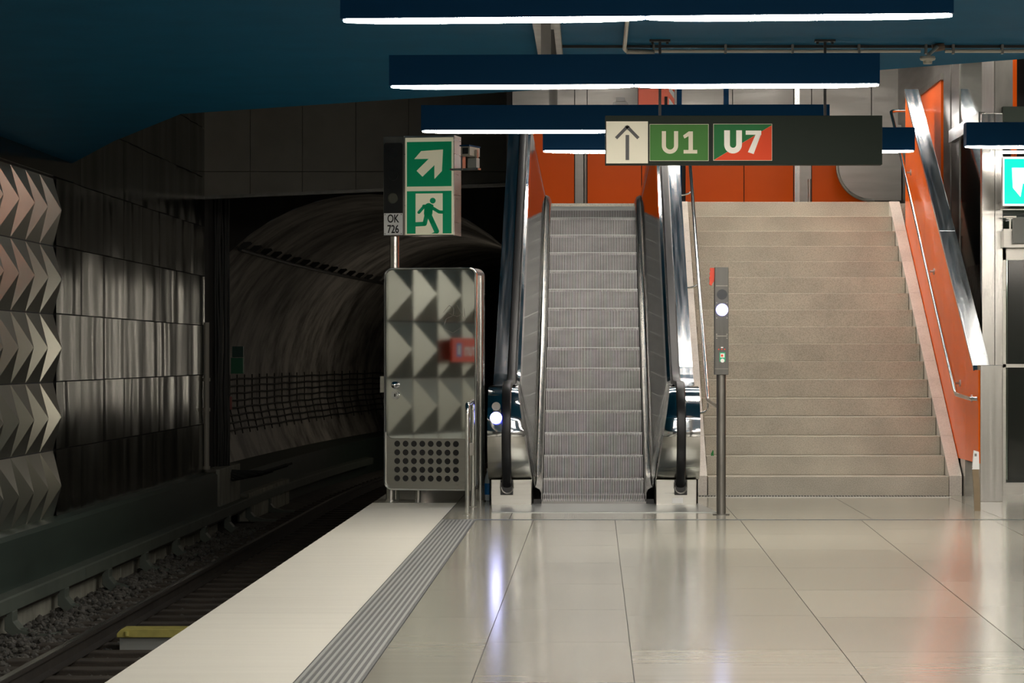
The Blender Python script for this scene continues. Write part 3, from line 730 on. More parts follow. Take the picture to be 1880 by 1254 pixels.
mb = MB(); glyph_U(mb, sx(1215), sx(1245), sz(241), sz(282.5), 7.6*YS/F)
mb.box(sx(1264), sx(1272), YS-.009, YS-.0062, sz(275.5), sz(241.5)); mb.box(sx(1255), sx(1280), YS-.009, YS-.006, sz(282), sz(275.5))
mb.prism([(sx(1254), sz(249)), (sx(1264.5), sz(241.5)), (sx(1266), sz(241.5)), (sx(1266), sz(249)), (sx(1256.5), sz(254.5))], 'y', YS-.0094, YS-.0058); mb.build('lettering', M['u1white'], s)
mb = MB(); glyph_U(mb, sx(1329.5), sx(1362), sz(239.5), sz(282), 10.4*YS/F)
mb.box(sx(1369), sx(1397.5), YS-.009, YS-.006, sz(247.5), sz(240)); mb.prism([(sx(1387), sz(247.5)), (sx(1397.5), sz(247.5)), (sx(1397.3), sz(246)), (sx(1383.5), sz(283)), (sx(1373), sz(279.5))], 'y', YS-.0091, YS-.0059); mb.build('lettering', mat('bright_cream', (.78, .76, .68), .5), s)
for px in (1212, 1516):
    MB().box(sx(px)-.009, sx(px)+.009, YS+.05, YS+.07, sz(214), CZ-.012).build('hanger_rod', M['blackplastic'], s)
    mb = MB(); mb.box(sx(px)-.07, sx(px)+.07, YS+.03, YS+.09, CZ-.016, CZ-.001); mb.cyl(sx(px)-.05, YS+.06, CZ-.03, CZ-.01, .009, 8); mb.cyl(sx(px)+.05, YS+.06, CZ-.03, CZ-.01, .009, 8); mb.build('ceiling_plate', M['blackplastic'], s)
# ------------------------------------------------------------------ things on the ceiling
YP = 19.05
t = thing('ceiling_pipe', (2.5, YP, CZ-.08), 'thin cream pipe running across the blue ceiling behind the nearest light', 'pipe')
MB().tube([(X_(1150, YP), YP, CZ-.045), (X_(1690, YP), YP, CZ-.045)], .012, 10).build('pipe_run', M['pipe'], t, smooth=True)
MB().tube([(X_(1735, YP), YP, CZ-.045), (6.9, YP, CZ-.045)], .013, 10).build('pipe_run', M['pipe'], t, smooth=True)
MB().tube([(X_(1150, YP), YP, CZ-.045), (X_(1146, YP), YP-.1, CZ-.04), (X_(1146, 18.6), 15.0, CZ-.04)], .014, 8).build('branch_pipe', M['pipe'], t, smooth=True)
mb = MB(); mb.tube([(X_(1150, YP), YP-.02, CZ-.05), (X_(1185, YP), YP-.02, CZ-.052), (X_(1200, YP), YP-.02, CZ-.06)], .02, 10); mb.build('cable_gland', M['galv'], t, smooth=True)
mb = MB(); mb.box(X_(1030, YP), 6.9, YP+.03, YP+.045, CZ-.02, CZ-.001); 
mb.build('backing_rail', M['blackplastic'], t)
for px in (1200, 1332, 1455, 1577, 1700, 1750, 1840):
    mb = MB(); mb.box(X_(px, YP)-.008, X_(px, YP)+.008, YP-.02, YP+.03, CZ-.065, CZ); mb.build('clip', M['steel_dark'], t)
sp = thing('smoke_detector', (X_(1703, 18.8), 18.8, CZ-.16), 'cream round detector hanging from the ceiling pipe at the right', 'detector')
MB().tube([(X_(1722, 18.9), 18.95, CZ-.03), (X_(1704, 18.8), 18.8, CZ-.10)], .013, 10).build('arm', M['pipe'], sp, smooth=True)
MB().lathe((X_(1703, 18.8), 18.8, CZ-.14), [(.0, -.02), (.03, -.02), (.032, 0), (.05, .005), (.055, .015), (.05, .03), (.0, .035)]).build('head', M['pipe'], sp, smooth=True)
tag(MB().tube([(X_(1720, 18.98)-.03, 18.98, CZ-.035), (X_(1720, 18.98)+.05, 18.98, CZ-.02)], .028, 10).build('junction_box', mat('brown_junction', (.10, .06, .04), .6)), 'small brown junction on the ceiling pipe above the round detector', 'junction')
tag(MB().prism(rrect(X_(901, 15.6), X_(942, 15.6), CZ-.20, CZ-.0, .01), 'y', 15.6, 15.75).build('loudspeaker', M['steel_dark'], bevel=.004), 'small dark box speaker on the blue ceiling under the nearest light', 'speaker')
# cable channel and drop rods that carry the lights
t = thing('cable_channel', (-.28, 18.2, CZ-.06), 'beige metal cable channel on the ceiling between the first two lights', 'cable channel')
mb = MB(); mb.box(-.36, -.31, 14.6, 20.6, CZ-.06, CZ-.001); mb.box(-.23, -.19, 14.6, 20.6, CZ-.06, CZ-.001); mb.build('channel_sides', M['galv'], t)
MB().box(-.31, -.23, 14.6, 20.6, CZ-.03, CZ-.001).build('channel_base', M['joint'], t)
MB().box(-.36, -.19, 16.6, 17.6, CZ-.068, CZ-.06).build('channel_cover', M['galv'], t)
for X0, Y0 in ((-.27, 20.4), (-.27, 17.0), (-.27, 13.6), (1.1, 22.4)):
    if Y0 < 21:
        box('light_stem', M['steel_dark'], X0-.03, X0+.03, Y0-.03, Y0+.03, 3.255, CZ-.06, t)
# ------------------------------------------------------------------ cabinet with the polished door
RZ = math.radians(-11.5)
cb = thing('equipment_cabinet', (X_(797, 26.95)-.037, 26.97, 0), 'steel cabinet with polished door mirroring the pyramid wall, on the platform end', 'cabinet', rz=RZ)
W2 = .468; zb, zt = .105, 2.28
def L(name, mb, m, par=cb, **k): return mb.build(name, m, par, local=True, **k)
out = rrect(-W2, W2, zb, zt, .085, 8)
L('body', MB().prism(rrect(-W2+.004, W2-.004, zb+.004, zt-.004, .08, 8), 'y', .012, .33), M['steel_v'])
# rim
inn = rrect(-W2+.016, W2-.016, zb+.016, zt-.016, .07, 8)
mb = MB(); mb.strip([[(x, .011, z) for x, z in inn], [(x, -.012, z) for x, z in inn], [(x, -.014, z) for x, z in rrect(-W2+.003, W2-.003, zb+.003, zt-.003, .083, 8)], [(x, -.006, z) for x, z in out], [(x, .03, z) for x, z in out]], True)
L('rim', mb, M['polished'], smooth=True)
# perforated panel
def holes():
    mb = MB(); nx, nz = 8, 5; p = .0845; x0 = -.338-p/2; z0 = zb+.075-.0; 
    X0, X1, Z0, Z1 = x0, x0+nx*p, z0, z0+nz*p
    yv = .008; n = 16; r = .030
    for i in range(nx):
        for j in range(nz):
            cx, cz = x0+(i+.5)*p, z0+(j+.5)*p
            ci = [(cx+r*math.cos(2*PI*k/n), yv, cz+r*math.sin(2*PI*k/n)) for k in range(n)]
            sq = []
            for k in range(n):
                c, s_ = math.cos(2*PI*k/n), math.sin(2*PI*k/n); q = (p/2)/max(abs(c), abs(s_)); sq.append((cx+q*c, yv, cz+q*s_))
            back = [(a, yv+.006, b) for a, _, b in ci]
            mb.strip([sq, ci, back], True)
    a0, a1, b0, b1 = -W2+.016, W2-.016, zb+.016, zb+.57
    mb.face([(a0, yv, Z1), (a1, yv, Z1), (a1, yv, b1), (a0, yv, b1)])
    mb.face([(a0+.05, yv, b0), (a1-.05, yv, b0), (a1-.05, yv, Z0), (a0+.05, yv, Z0)])
    for q0, q1, qa in ((a0, X0, 1), (X1, a1, 0)): mb.face([(q0, yv, Z0), (q1, yv, Z0), (q1, yv, Z1), (q0, yv, Z1)])
    mb.face([(a0, yv, Z0), (a0+.05, yv, Z0), (a0+.05, yv, b0), (a0+.02, yv, b0+.02)]); mb.face([(a1-.05, yv, Z0), (a1, yv, Z0), (a1-.02, yv, b0+.02), (a1-.05, yv, b0)])
    return mb
pn = L('perforated_panel', holes(), M['steel'])
L('interior_shade', MB().box(-W2+.03, W2-.03, .0112, .0118, zb+.04, zb+.56), M['joint'])  # thin dark sheet stands in for the shaded inside behind the holes
dz0 = zb+.505
L('door', MB().prism(rrect(-W2+.02, W2-.02, dz0, zt-.018, .075, 8), 'y', -.006, .006), M['mirror'], bevel=.004)
door = bpy.data.objects['door']; 
for (x, z, nm) in ((-W2+.115, 1.135, 'door_knob'), (-W2+.115, 1.035, 'lock')):
    mb = MB(); mb.prism(arc(x, z, .042, 0, 2*PI, 20)[:-1], 'y', -.018, -.006)
    if nm == 'door_knob': mb.sphere((x, -.04, z), .034, 16)
    else: mb.prism(arc(x, z, .026, 0, 2*PI, 20)[:-1], 'y', -.026, -.018)
    k = mb.build(nm, M['polished'], door, local=True, smooth=True)
L_ = MB().box(-W2+.109, -W2+.121, -.028, -.026, 1.02, 1.05).build('keyhole', M['blackplastic'], door, local=True)
# scratched graffiti on the door
mb = MB()
for pts in ([(.16, 1.86), (.22, 1.93), (.27, 1.90), (.26, 1.83), (.19, 1.80), (.17, 1.74)], [(.13, 1.79), (.2, 1.86), (.3, 1.82), (.36, 1.85)], [(.30, 1.93), (.34, 1.85), (.38, 1.78), (.37, 1.9)], [(.18, 1.70), (.26, 1.66), (.33, 1.71)]):
    stroke(mb, [(a-.03, b-.02) for a, b in pts], .0035, -.0075, -.006, False)
mb.build('scratched_graffiti', M['steel_v'], door, local=True)
for (x, y) in ((-W2+.05, .05), (W2+.01, .08)):
    mb = MB(); mb.cyl(x, y+.01, 0, .12 if x < 0 else 2.2, .045 if x < 0 else .028, 20); mb.cyl(x, y+.01, 0, .012, .055, 20); L('leg', mb, M['steel_v'], smooth=True)
for x in (-.2, W2-.06):
    L('leg', MB().cyl(x, .28, 0, .12, .03, 16), M['steel_v'], smooth=True)
L('side_plate', MB().box(-W2-.045, -W2+.0, .02, .035, 1.06, 1.22), M['steel'])
# sign post and signal box above the cabinet
sg = thing('signal_post', (X_(797, 26.95)-.108, 26.97, 0), 'steel post with the dark signal head and plate OK 726, above the cabinet', 'signal', rz=RZ)
def S(name, mb, m, par=sg, **k): return mb.build(name, m, par, local=True, **k)
S('post', MB().cyl(-.412, .40, 0, 2.62, .047, 24), M['steel_v'], smooth=True)
z0, z1 = 2.605, 3.59
sg.scale = (.97, 1, 1)
S('head_case', MB().box(-.502, -.283, .30, .46, z0, z1), M['steel_dark'], bevel=.003)
S('signal_face', MB().prism([(-.492, z0+.225), (-.297, z0+.225), (-.297, z1-.085), (-.31, z1-.07), (-.48, z1-.07), (-.492, z1-.085)], 'y', .285, .30), M['blackplastic'])
for k, zz in enumerate((3.42, 3.20, 2.975)):
    mb = MB()
    rr = arc(-.395, zz, .052, 0, 2*PI, 24)[:-1]; r2 = arc(-.395, zz, .046, 0, 2*PI, 24)[:-1]
    mb.strip([[(x, .284, z) for x, z in rr], [(x, .276, z) for x, z in rr], [(x, .276, z) for x, z in r2], [(x, .284, z) for x, z in r2]], True)
    mb.prism(arc(-.395, zz, .045, 0, 2*PI, 20)[:-1], 'y', .281, .285)
    S('signal_lens', mb, mat('lens', (.10, .10, .08), .25) if k == 2 else M['steel_dark'] if False else mat('lens', (.02, .02, .02), .3))
S('number_plate', MB().box(-.492, -.297, .288, .30, z0+.008, z0+.222), mat('plate_white', (.95, .95, .93), .4))
for tx_, zz in (('OK', z0+.132), ('726', z0+.028)):
    S('lettering', text_mb(tx_, .112, -.395, .286, zz, sx=.74, bold=.0015), M['blackplastic'])
mb = MB()
for a in (-.48, -.309):
    for b in (z0+.02, z0+.21): mb.prism(arc(a, b, .005, 0, 2*PI, 8)[:-1], 'y', .285, .288)
S('rivets', mb, M['steel_dark'])
# exit sign beside it
ex = thing('exit_sign', (X_(797, 26.95)-.093, 26.97, 2.605), 'tall green exit sign with a slanting arrow over a running figure, beside the signal head', 'sign', rz=RZ)
def E(name, mb, m, **k):
    bmesh.ops.translate(mb.bm, verts=mb.bm.verts[:], vec=(0, 0, -2.605)); return mb.build(name, m, ex, local=True, **k)
ea, eb = -.278, .212
ex.scale = (1.04, 1, 1)
E('case', MB().box(ea, eb, .30, .58, z0, z1-.0), M['steel'], bevel=.003)
E('backing', MB().box(ea+.012, eb-.008, .294, .30, z0+.008, z1-.02), M['cream'])
def pan(py): return z0+(430-py)*26.97/F
def pxx(px): return ea+.0+(px-743.0)*.00535+.0
E('upper_panel', MB().box(pxx(748.5), pxx(830), .290, .294, pan(339), pan(256)), M['signgreen'])
E('lower_panel', MB().box(pxx(748.5), pxx(830), .290, .294, pan(426.5), pan(347.5)), M['signgreen'])
q = 240/1204; 
def c5(u, v): return (pxx(680+u*q), pan(230+v*250/1254))
E('arrow', MB().prism([c5(*p) for p in ((675, 205), (665, 405), (597, 478), (597, 348), (487, 455), (433, 400), (545, 290), (412, 290), (475, 217))], 'y', .287, .290), M['cream'])
E('doorway', MB().box(c5(424, 0)[0], c5(672, 0)[0], .288, .290, c5(0, 985)[1], c5(0, 612)[1]), M['cream'])
mb = MB(); h = c5(582, 680); mb.prism(arc(h[0], h[1], .0285, 0, 2*PI, 20)[:-1], 'y', .284, .288)
k_ = q*.00535
for pts, wd in (([(500, 730), (560, 735), (600, 760), (640, 785), (680, 788)], 24), ([(575, 728), (505, 730), (455, 788)], 22), ([(545, 740), (540, 800)], 62), ([(540, 790), (575, 870), (618, 965)], 36), ([(530, 800), (508, 895), (400, 900)], 32)):
    stroke(mb, [c5(*p) for p in pts], wd*k_*1.25, .284, .288)
mb.prism([c5(570, 985), c5(600, 970), c5(640, 970), c5(620, 985)], 'y', .284, .288)
E('running_figure', mb, M['signgreen'])
# camera on the sign
cc = thing('security_camera', (X_(862, 26.9), 26.9, 3.25), 'small security camera on a bracket at the right of the tall green exit sign', 'camera', rz=math.radians(-20))
cc.location.z = Z_(315, 26.9); cc.location.x += .012; cc.location.z += .015; cc.scale = (.85, .85, .98)
mb = MB(); mb.box(-.055, .055, -.16, .14, .135, .225); mb.build('camera_body', M['pipe'], cc, local=True, bevel=.004)
MB().box(-.06, .06, -.19, .15, .225, .238).build('sunshade', M['blue'], cc, local=True)
MB().box(-.035, .035, -.164, -.16, .15, .21).build('lens_window', M['blackplastic'], cc, local=True)
MB().box(-.02, .09, -.05, .05, .02, .115).build('mount_block', M['greybox'], cc, local=True, bevel=.004)
MB().box(-.25, .10, -.03, .06, .0, .018).build('bracket_arm', M['steel'], cc, local=True)
MB().box(-.105, -.085, -.04, .05, .0, .2).build('bracket_plate', M['steel'], cc, local=True)
MB().box(.065, .085, -.02, .03, .11, .20).build('hinge', M['steel'], cc, local=True)

# ------------------------------------------------------------------ guard rail, bottle, status post
gr = thing('guard_rail', (-1.095, 25.3, 0), 'narrow steel hoop rail standing in front of the polished cabinet', 'guard rail')
MB().tube(bez([(-1.094, 24.7, 0), (-1.094, 24.7, .985), (-1.098, 25.95, 1.0), (-1.098, 25.95, 0)], .09, 6), .021, 14).build('hoop', M['handle'], gr, smooth=True)
box('catch', M['steel_dark'], -1.075, -1.04, 24.68, 24.76, .53, .64, gr)
for y in (24.7, 25.95): MB().cyl(-1.096, y, 0, .006, .035, 16).build('foot_flange', M['steel'], gr)
bt = thing('water_bottle', (X_(896, 27.1), 27.1, 0), 'plastic bottle with a bright blue label on the floor between cabinet and escalator', 'bottle')
bx = X_(896, 27.1)
MB().lathe((bx, 27.1, 0), [(0, 0), (.033, .002), (.034, .05), (.034, .2), (.026, .24), (.013, .28), (.013, .295), (0, .295)]).build('bottle_body', M['water'], bt, smooth=True)
MB().lathe((bx, 27.1, 0), [(.0345, .06), (.0352, .061), (.0352, .17), (.0345, .171)]).build('label', M['bluelabel'], bt, smooth=True)
MB().cyl(bx, 27.1, .295, .315, .015, 14).build('cap', M['lid'], bt)
Yq = 24.7; qx = X_(1324, Yq)
sp = thing('status_post', (qx, Yq, 0), 'free-standing steel post with a lit blue-white lamp before the stairs', 'post')
MB().cyl(qx, Yq, 0, 1.27, .042, 24).build('pole', M['steel_dark'], sp, smooth=True)
MB().cyl(qx, Yq, 0, .008, .075, 24).build('foot_flange', M['steel_dark'], sp)
hx0, hx1 = X_(1311.5, Yq), X_(1337, Yq)
mb = MB(); mb.box(hx0, hx1, Yq-.06, Yq+.08, Z_(688, Yq), Z_(491, Yq)); hd = mb.build('head', mat('post_head_grey', (.11, .108, .10), .4, .7, .1, (40, 40, 2)), sp, bevel=.004)
yf = Yq-.06
mb = MB(); disc_y(mb, X_(1325, Yq), Z_(569, Yq), .046, yf-.014, yf); mb.build('lamp', M['bluelamp'], hd)
mb = MB(); disc_y(mb, X_(1325, Yq), Z_(569, Yq), .054, yf-.008, yf); mb.build('lamp_ring', M['bluering'], hd)
mb = MB(); disc_y(mb, X_(1325, Yq), Z_(541, Yq), .046, yf-.006, yf); mb.build('unlit_lamp', mat('unlit_lens', (.035, .04, .045), .2), hd)
mb = MB()
for py in (525, 617): mb.box(hx0+.012, hx1-.01, yf-.003, yf, Z_(py, Yq)-.004, Z_(py, Yq)+.004)
mb.box(hx0, hx1, yf-.003, yf, Z_(677, Yq)-.002, Z_(677, Yq)+.002)
for py in (525, 556, 584, 614, 621):
    for xx in (hx0+.018, hx1-.014): disc_y(mb, xx, Z_(py, Yq), .006, yf-.005, yf, 8)
mb.build('face_trim', M['galv'], hd)
box('green_sticker', M['signgreen'], X_(1320.5, Yq), X_(1331, Yq), yf-.004, yf, Z_(664, Yq), Z_(647, Yq), hd)
mb = MB(); mb.box(X_(1322, Yq), X_(1329.5, Yq), yf-.006, yf-.004, Z_(656.5, Yq), Z_(649, Yq)); disc_y(mb, X_(1325.8, Yq), Z_(662, Yq), .018, yf-.006, yf-.003, 16); mb.build('sticker_mark', M['white'], hd)
mb = MB(); mb.box(X_(1323, Yq), X_(1327, Yq), yf-.008, yf-.006, Z_(655, Yq), Z_(651, Yq))
for a in (1319, 1324.5, 1330): disc_y(mb, X_(a, Yq), Z_(641.5, Yq), .006, yf-.005, yf, 8)
mb.build('red_mark', M['red'], hd)
mb = MB(); mb.box(X_(1323, Yq), X_(1327, Yq), yf-.004, yf, Z_(639, Yq), Z_(637, Yq)); mb.build('white_mark', M['white'], hd)
ph = [(1312, 492), (1303.5, 492), (1303, 496), (1304, 498), (1302.5, 502), (1303.5, 506), (1302, 510), (1303, 515), (1302, 522), (1306, 525), (1308, 520), (1311, 516)]
MB().prism([(X_(a, Yq), Z_(b, Yq)) for a, b in ph], 'y', Yq-.03, Yq+.03).build('red_handle', M['red'], sp)

# ------------------------------------------------------------------ track
struct(box('floor', mat('trackbed', (.035, .032, .028), .95, 0, .5, (6, 6, 6)), -6.0, -2.1, -5, 44.2, -1.45, -1.24))
RAILX = (-4.4, -2.965)
def railprof(x, z): return [(x-.036, z), (x+.036, z), (x+.036, z-.035), (x+.009, z-.05), (x+.009, z-.13), (x+.07, z-.145), (x+.07, z-.155), (x-.07, z-.155), (x-.07, z-.145), (x-.009, z-.13), (x-.009, z-.05), (x-.036, z-.035)]
for x, lab in ((RAILX[0], 'steel running rail farther from the platform, with a worn bright top'), (RAILX[1], 'steel running rail hidden close under the platform edge')):
    mb = MB(); rows = []
    for Y in [5, 20, 30, 44]+[44+2.5*i for i in range(1, 24)]:
        s_ = max(Y-44, 0); dx = s_*s_/560
        rows.append([(a+dx, Y, b) for a, b in railprof(x, -1.0)])
    mb.strip(rows, True)
    rows = [[(x+dx_-.030, Y, -.999), (x+dx_+.026, Y, -.999)] for Y in [5, 20, 30, 44]+[44+2.5*i for i in range(1, 24)] for dx_ in [max(Y-44, 0)**2/560]]
    mb.mi = 1; mb.strip(rows)
    tag(mb.build('rail', [M['rail'], M['railtop']]), lab, 'rail', None)
fs = None; y = 20.2
while y < 60:
    s_ = max(y-44, 0); dx = s_*s_/560
    if fs is None:
        fs = MB().box(-1.25, 1.25, -.12, .12, 0, .11).build('sleeper', M['sleeper'], base=False, bevel=.01); o = fs
    else:
        o = fs.copy(); col.objects.link(o)
    o.location = (-3.68+dx, y, -1.265)
    tag(o, 'dark timber sleeper lying across the track bed under the rails', 'sleeper', 'sleepers under the rails')
    y += .65
# ballast
mb = MB(); rnd = random.Random(5)
ico = [(0, 0, 1), (.89, 0, .45), (.28, .85, .45), (-.72, .53, .45), (-.72, -.53, .45), (.28, -.85, .45), (.72, .53, -.45), (-.28, .85, -.45), (-.89, 0, -.45), (-.28, -.85, -.45), (.72, -.53, -.45), (0, 0, -1)]
icf = [(0, 1, 2), (0, 2, 3), (0, 3, 4), (0, 4, 5), (0, 5, 1), (1, 6, 2), (2, 7, 3), (3, 8, 4), (4, 9, 5), (5, 10, 1), (2, 6, 7), (3, 7, 8), (4, 8, 9), (5, 9, 10), (1, 10, 6), (6, 11, 7), (7, 11, 8), (8, 11, 9), (9, 11, 10), (10, 11, 6)]
for i in range(7500):
    Y = 20+22*rnd.random()**1.2; x = rnd.uniform(-5.55, -3.1); r = rnd.uniform(.02, .045)
    zz = -1.235+rnd.uniform(-.01, .03)+(.04 if -5.3 < x < -4.6 else 0)
    ph_ = ((Y-20.2) % .65)
    if -4.93 < x < -2.4 and (ph_ < .11 or ph_ > .54): 
        if rnd.random() < .75: continue
    if abs(x+4.4) < .06: continue
    vs = [mb.bm.verts.new((x+a*r*rnd.uniform(.7, 1.2), Y+b*r*rnd.uniform(.7, 1.2), zz+c*r*.8*rnd.uniform(.7, 1.2))) for a, b, c in ico]
    for f in icf: mb.bm.faces.new([vs[q_] for q_ in f])
mb.box(-5.3, -4.6, 8, 44, -1.26, -1.21); mb.box(-5.58, -5.3, 8, 44, -1.26, -1.235)
tag(mb.build('ballast', M['ballast'], base=False, fixn=False), 'dark crushed stone ballast between the wall and the rails', 'ballast', kind='stuff')
# third rail under its cover board
tr = thing('third_rail', (-5.5, 30, -1.2), 'green-grey covered conductor rail on curved brackets along the left wall', 'conductor rail')
yj = [7.3, 11.8, 16.3, 20.8, 25.3, 29.8, 34.3, 38.8, 43.3, 48, 54, 62]
def dxt(Y): return max(Y-44, 0)**2/560
for i in range(len(yj)-1):
    a, b = yj[i]+.004, yj[i+1]-.004
    mb = MB(); mb.strip([[(-5.62+dxt(Y), Y, -.985), (-5.62+dxt(Y), Y, -.835), (-5.45+dxt(Y), Y, -.845), (-5.43+dxt(Y), Y, -.86), (-5.43+dxt(Y), Y, -.985)] for Y in (a, (a+b)/2, b)], True)
    mb.face([(-5.62+dxt(a), a, -.985), (-5.62+dxt(a), a, -.835), (-5.43+dxt(a), a, -.86), (-5.43+dxt(a), a, -.985)])
    mb.build('cover_board', M['cover'], tr)
for i in range(11):
    Y = 20.9+2.6*i
    d_ = dxt(Y)
    pr = [(-5.50, -.985), (-5.42, -.985), (-5.42, -1.08), (-5.36, -1.15), (-5.2, -1.19), (-4.62, -1.20), (-4.62, -1.24), (-5.4, -1.24), (-5.50, -1.16)]
    MB().prism([(a+d_, b) for a, b in pr], 'y', Y-.11, Y+.11).build('bracket', M['cover'], tr, bevel=.006)
MB().box(-5.54, -5.48, 8, 44, -1.03, -.99).build('conductor_bar', M['rail'], tr)
yb = thing('track_box', (-3.8, 24.5, -1.16), 'low grey track box with a yellow lid between the rails', 'track box')
box('body', M['greybox'], -4.15, -3.2, 24.42, 24.62, -1.18, -1.06, yb)
MB().prism([(-4.17, -1.065), (-3.18, -1.065), (-3.18, -.99), (-4.13, -.99), (-4.17, -1.03)], 'y', 24.38, 24.66).build('lid', M['yellow'], yb, bevel=.006)
MB().cyl(-4.08, 24.37, -1.05, -1.01, .02, 10).build('hinge', M['yellow'], yb)
# tunnel mouth: pipes, cables, lining edge, boxes
pp = thing('drain_pipe', (-5.72, 41.3, -.3), 'vertical grey-brown pipe with collars at the corner of the tunnel mouth', 'pipe')
xp = X_(379, 41.25)
MB().cyl(xp, 41.25, Z_(865, 41.25)+.05, Z_(592, 41.25), .042, 14).build('pipe', M['pipe'], pp, smooth=True)
for py in (755, 862, 700): MB().cyl(xp, 41.25, Z_(py, 41.25), Z_(py, 41.25)+.05, .058, 14).build('collar', M['pipe'], pp, smooth=True)
MB().tube(bez([(xp, 41.25, Z_(862, 41.25)+.05), (xp, 41.25, Z_(862, 41.25)-.03), (xp+.10, 41.36, Z_(862, 41.25)-.03)], .1), .045, 12).build('elbow', M['galv'], pp, smooth=True)
pb = thing('cable_bundle', (-5.6, 42.6, -.5), 'bundle of dark cables climbing the wall inside the tunnel mouth', 'cables')
rnd = random.Random(3)
for k in range(7):
    x = X_(395+k*3.4, 42.6); pts = [(x+rnd.uniform(-.02, .02), 42.6+k*.05, z) for z in (4.0, 3.2, 2.4, 1.6, .9, .2, -.35)]
    pts += [(x+.25+.05*k, 42.8+k*.05, -.5+.02*k), (x+.6+.05*k-.0, 43.6, -.45+.03*k)]
    MB().tube(pts, .018+.006*(k % 3), 8).build('cable', M['cable'], pb, smooth=True)
tag(MB().cyl(X_(418, 43.7), 43.7, -.9, Z_(475, 43.7), .03, 10).build('edge_pipe', M['pipe'], smooth=True), 'pale vertical pipe along the left edge of the round tunnel lining', 'pipe')
tag(MB().cyl(X_(408, 43.2), 43.2, -.9, Z_(430, 43.2), .022, 10).build('edge_pipe', M['galv'], smooth=True), 'thin dark pipe left of the pale one at the tunnel mouth', 'pipe')
gb = thing('tunnel_box', (X_(434, 43.6), 43.6, Z_(686, 43.6)), 'green two-part box on the pipe inside the tunnel mouth', 'box')
box('lower_part', M['tunnelgreen'], X_(424, 43.6), X_(446, 43.6), 43.6, 43.75, Z_(686, 43.6), Z_(657, 43.6), gb)
box('upper_part', mat('dark_green_box', (.006, .05, .035), .5), X_(426, 43.6), X_(446, 43.6), 43.62, 43.75, Z_(656, 43.6), Z_(636, 43.6), gb)
tag(box('tunnel_tag', mat('pinkish_tag', (.35, .12, .10), .6), X_(419, 43.5), X_(426, 43.5), 43.48, 43.52, Z_(752, 43.5), Z_(728, 43.5)), 'small reddish tag plate on the pipes below the green tunnel box', 'plate')
# cable shelf with teeth on the tunnel wall
def tw(Y, z, inset=.0):   # point on left tunnel wall
    h_ = z-TC[1]; rr = TR-inset; return (TC[0]+dxt(Y)-math.sqrt(max(rr*rr-h_*h_, 0)), Y, z)
cs = thing('cable_shelf', tw(44, 3.1), 'dark toothed cable shelf curving along the upper tunnel wall', 'cable shelf')
MB().tube([tw(44+2*i, 3.12, .08) for i in range(28)], .035, 6).build('shelf_bar', M['cable'], cs)
for i in range(34):
    Y = 44.3+1.35*i; p = Vector(tw(Y, 3.12, .08)); mb = MB()
    mb.prism([(p.x-.02, p.z-.03), (p.x+.16, p.z+.10), (p.x+.14, p.z+.13), (p.x-.06, p.z+.12)], 'y', Y-.03, Y+.03); mb.build('tooth', M['cable'], cs)
cr = thing('cable_rack', tw(44, .3), 'rack of dark horizontal cables on hangers along the lower tunnel wall', 'cable rack')
for k in range(8):
    z = 1.0-.13*k
    MB().tube([(p[0]+.06, p[1], p[2]+.01*math.sin(p[1]*2.1+k)) for p in [tw(44+1.0*i, z) for i in range(60)]], .017, 6).build('cable', M['cable'], cr)
for i in range(60):
    Y = 44.2+.8*i*(1+.008*i); MB().tube([(tw(Y, 1.08)[0]+.05, Y, 1.08), (tw(Y, .5)[0]+.04, Y, .5), (tw(Y, .0)[0]+.05, Y, .0)], .012, 4).build('hanger', M['cable'], cr)
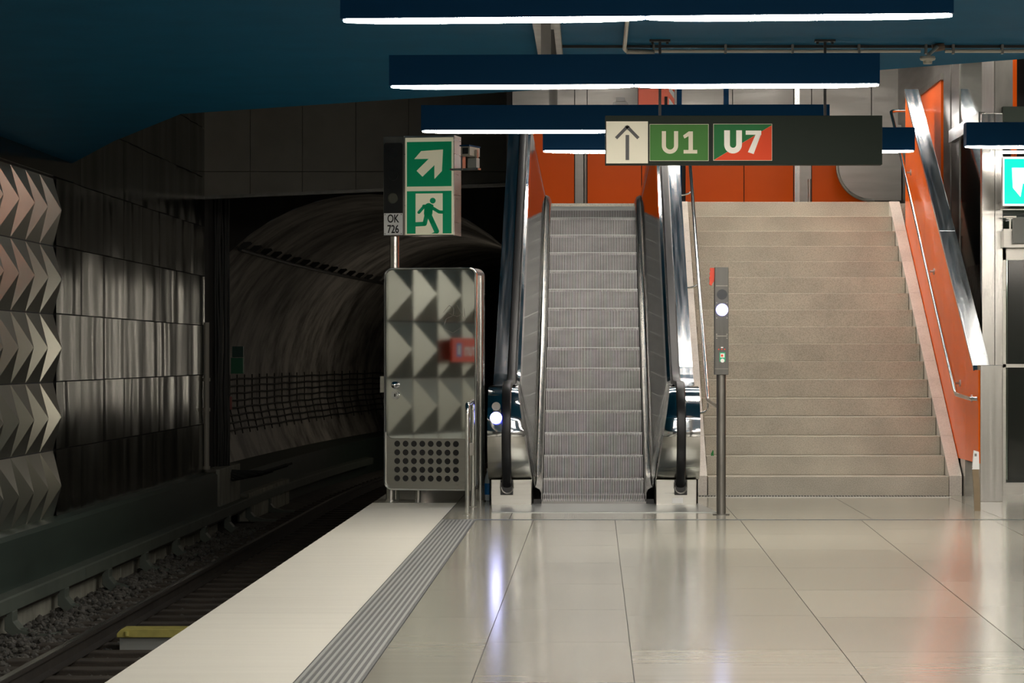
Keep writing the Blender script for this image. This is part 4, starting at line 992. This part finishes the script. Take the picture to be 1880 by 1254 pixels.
# walkway ledge inside the tunnel and concrete blocks
mb = MB(); mb.strip([[(-6.6+dxt(Y), Y, -.45), (-5.6+dxt(Y), Y, -.45), (-5.6+dxt(Y), Y, -1.4)] for Y in [44+2*i for i in range(30)]])
struct(mb.build('trim_4', M['green_fascia']))
tag(box('concrete_block', M['block'], -5.79, -5.55, 41.5, 43.9, -.86, -.28, bevel=.01), 'pale weathered concrete block beside the track just inside the tunnel mouth', 'concrete block')
mb = MB(); 
for i in range(9):
    Y = 44.2+.62*i; mb.box(-5.62+dxt(Y), -5.45+dxt(Y), Y, Y+.58, -1.3, -.78)
struct(mb.build('baseboard_tunnel', M['block'], bevel=.01))
mb = MB(); rows = [[(-5.6+dxt(Y), Y, -1.22), (-1.4+dxt(Y), Y, -1.22)] for Y in [44+3*i for i in range(26)]]; mb.strip(rows); struct(mb.build('floor', M['ballast']))


# unseen fill lamp past the platform end, added to brighten the left wall
struct(box('floor', bpy.data.materials['trackbed'], -2.1, -.93, 29.3, 44, -1.45, -1.24))
tl = thing('fill_lamp', (-1.9, 31.6, -1.24), 'added fill lamp on a post past the platform end, unseen behind the polished cabinet', 'lamp')
MB().cyl(-1.9, 31.6, -1.24, 2.1, .025, 12).build('post', M['steel_dark'], tl)
MB().cyl(-1.9, 31.66, .5, 2.0, .028, 12).build('tube', mat('fill_tube', 'ffffff', .4, emit='fff0dc', es=10), tl)
MB().box(-1.94, -1.86, 31.62, 31.70, 2.0, 2.04).build('holder', M['steel_dark'], tl); MB().box(-1.94, -1.86, 31.62, 31.70, .46, .5).build('holder', M['steel_dark'], tl)


for lx, ly, es_, lab in ((-.95, 47.0, 3.5, 'added fill lamp near the tunnel mouth, unseen behind the escalator'), (-.75, 60.0, 9, 'added fill lamp deeper in the tunnel, unseen behind the escalator')):  # unseen lamps added so the tunnel lining does not go black
    tl = thing('tunnel_fill_lamp', (lx, ly, .3), lab, 'lamp', 'added fill lamps in the tunnel')
    box('housing', M['steel_dark'], lx-.06, lx, ly-.1, ly+.1, .3, 3.1, tl)
    MB().box(lx-.12, lx-.06, ly-.05, ly+.05, .35, 3.05).build('diffuser', mat('tunnel_fill_glow', 'ffffff', .4, emit='fff0dc', es=es_), tl)
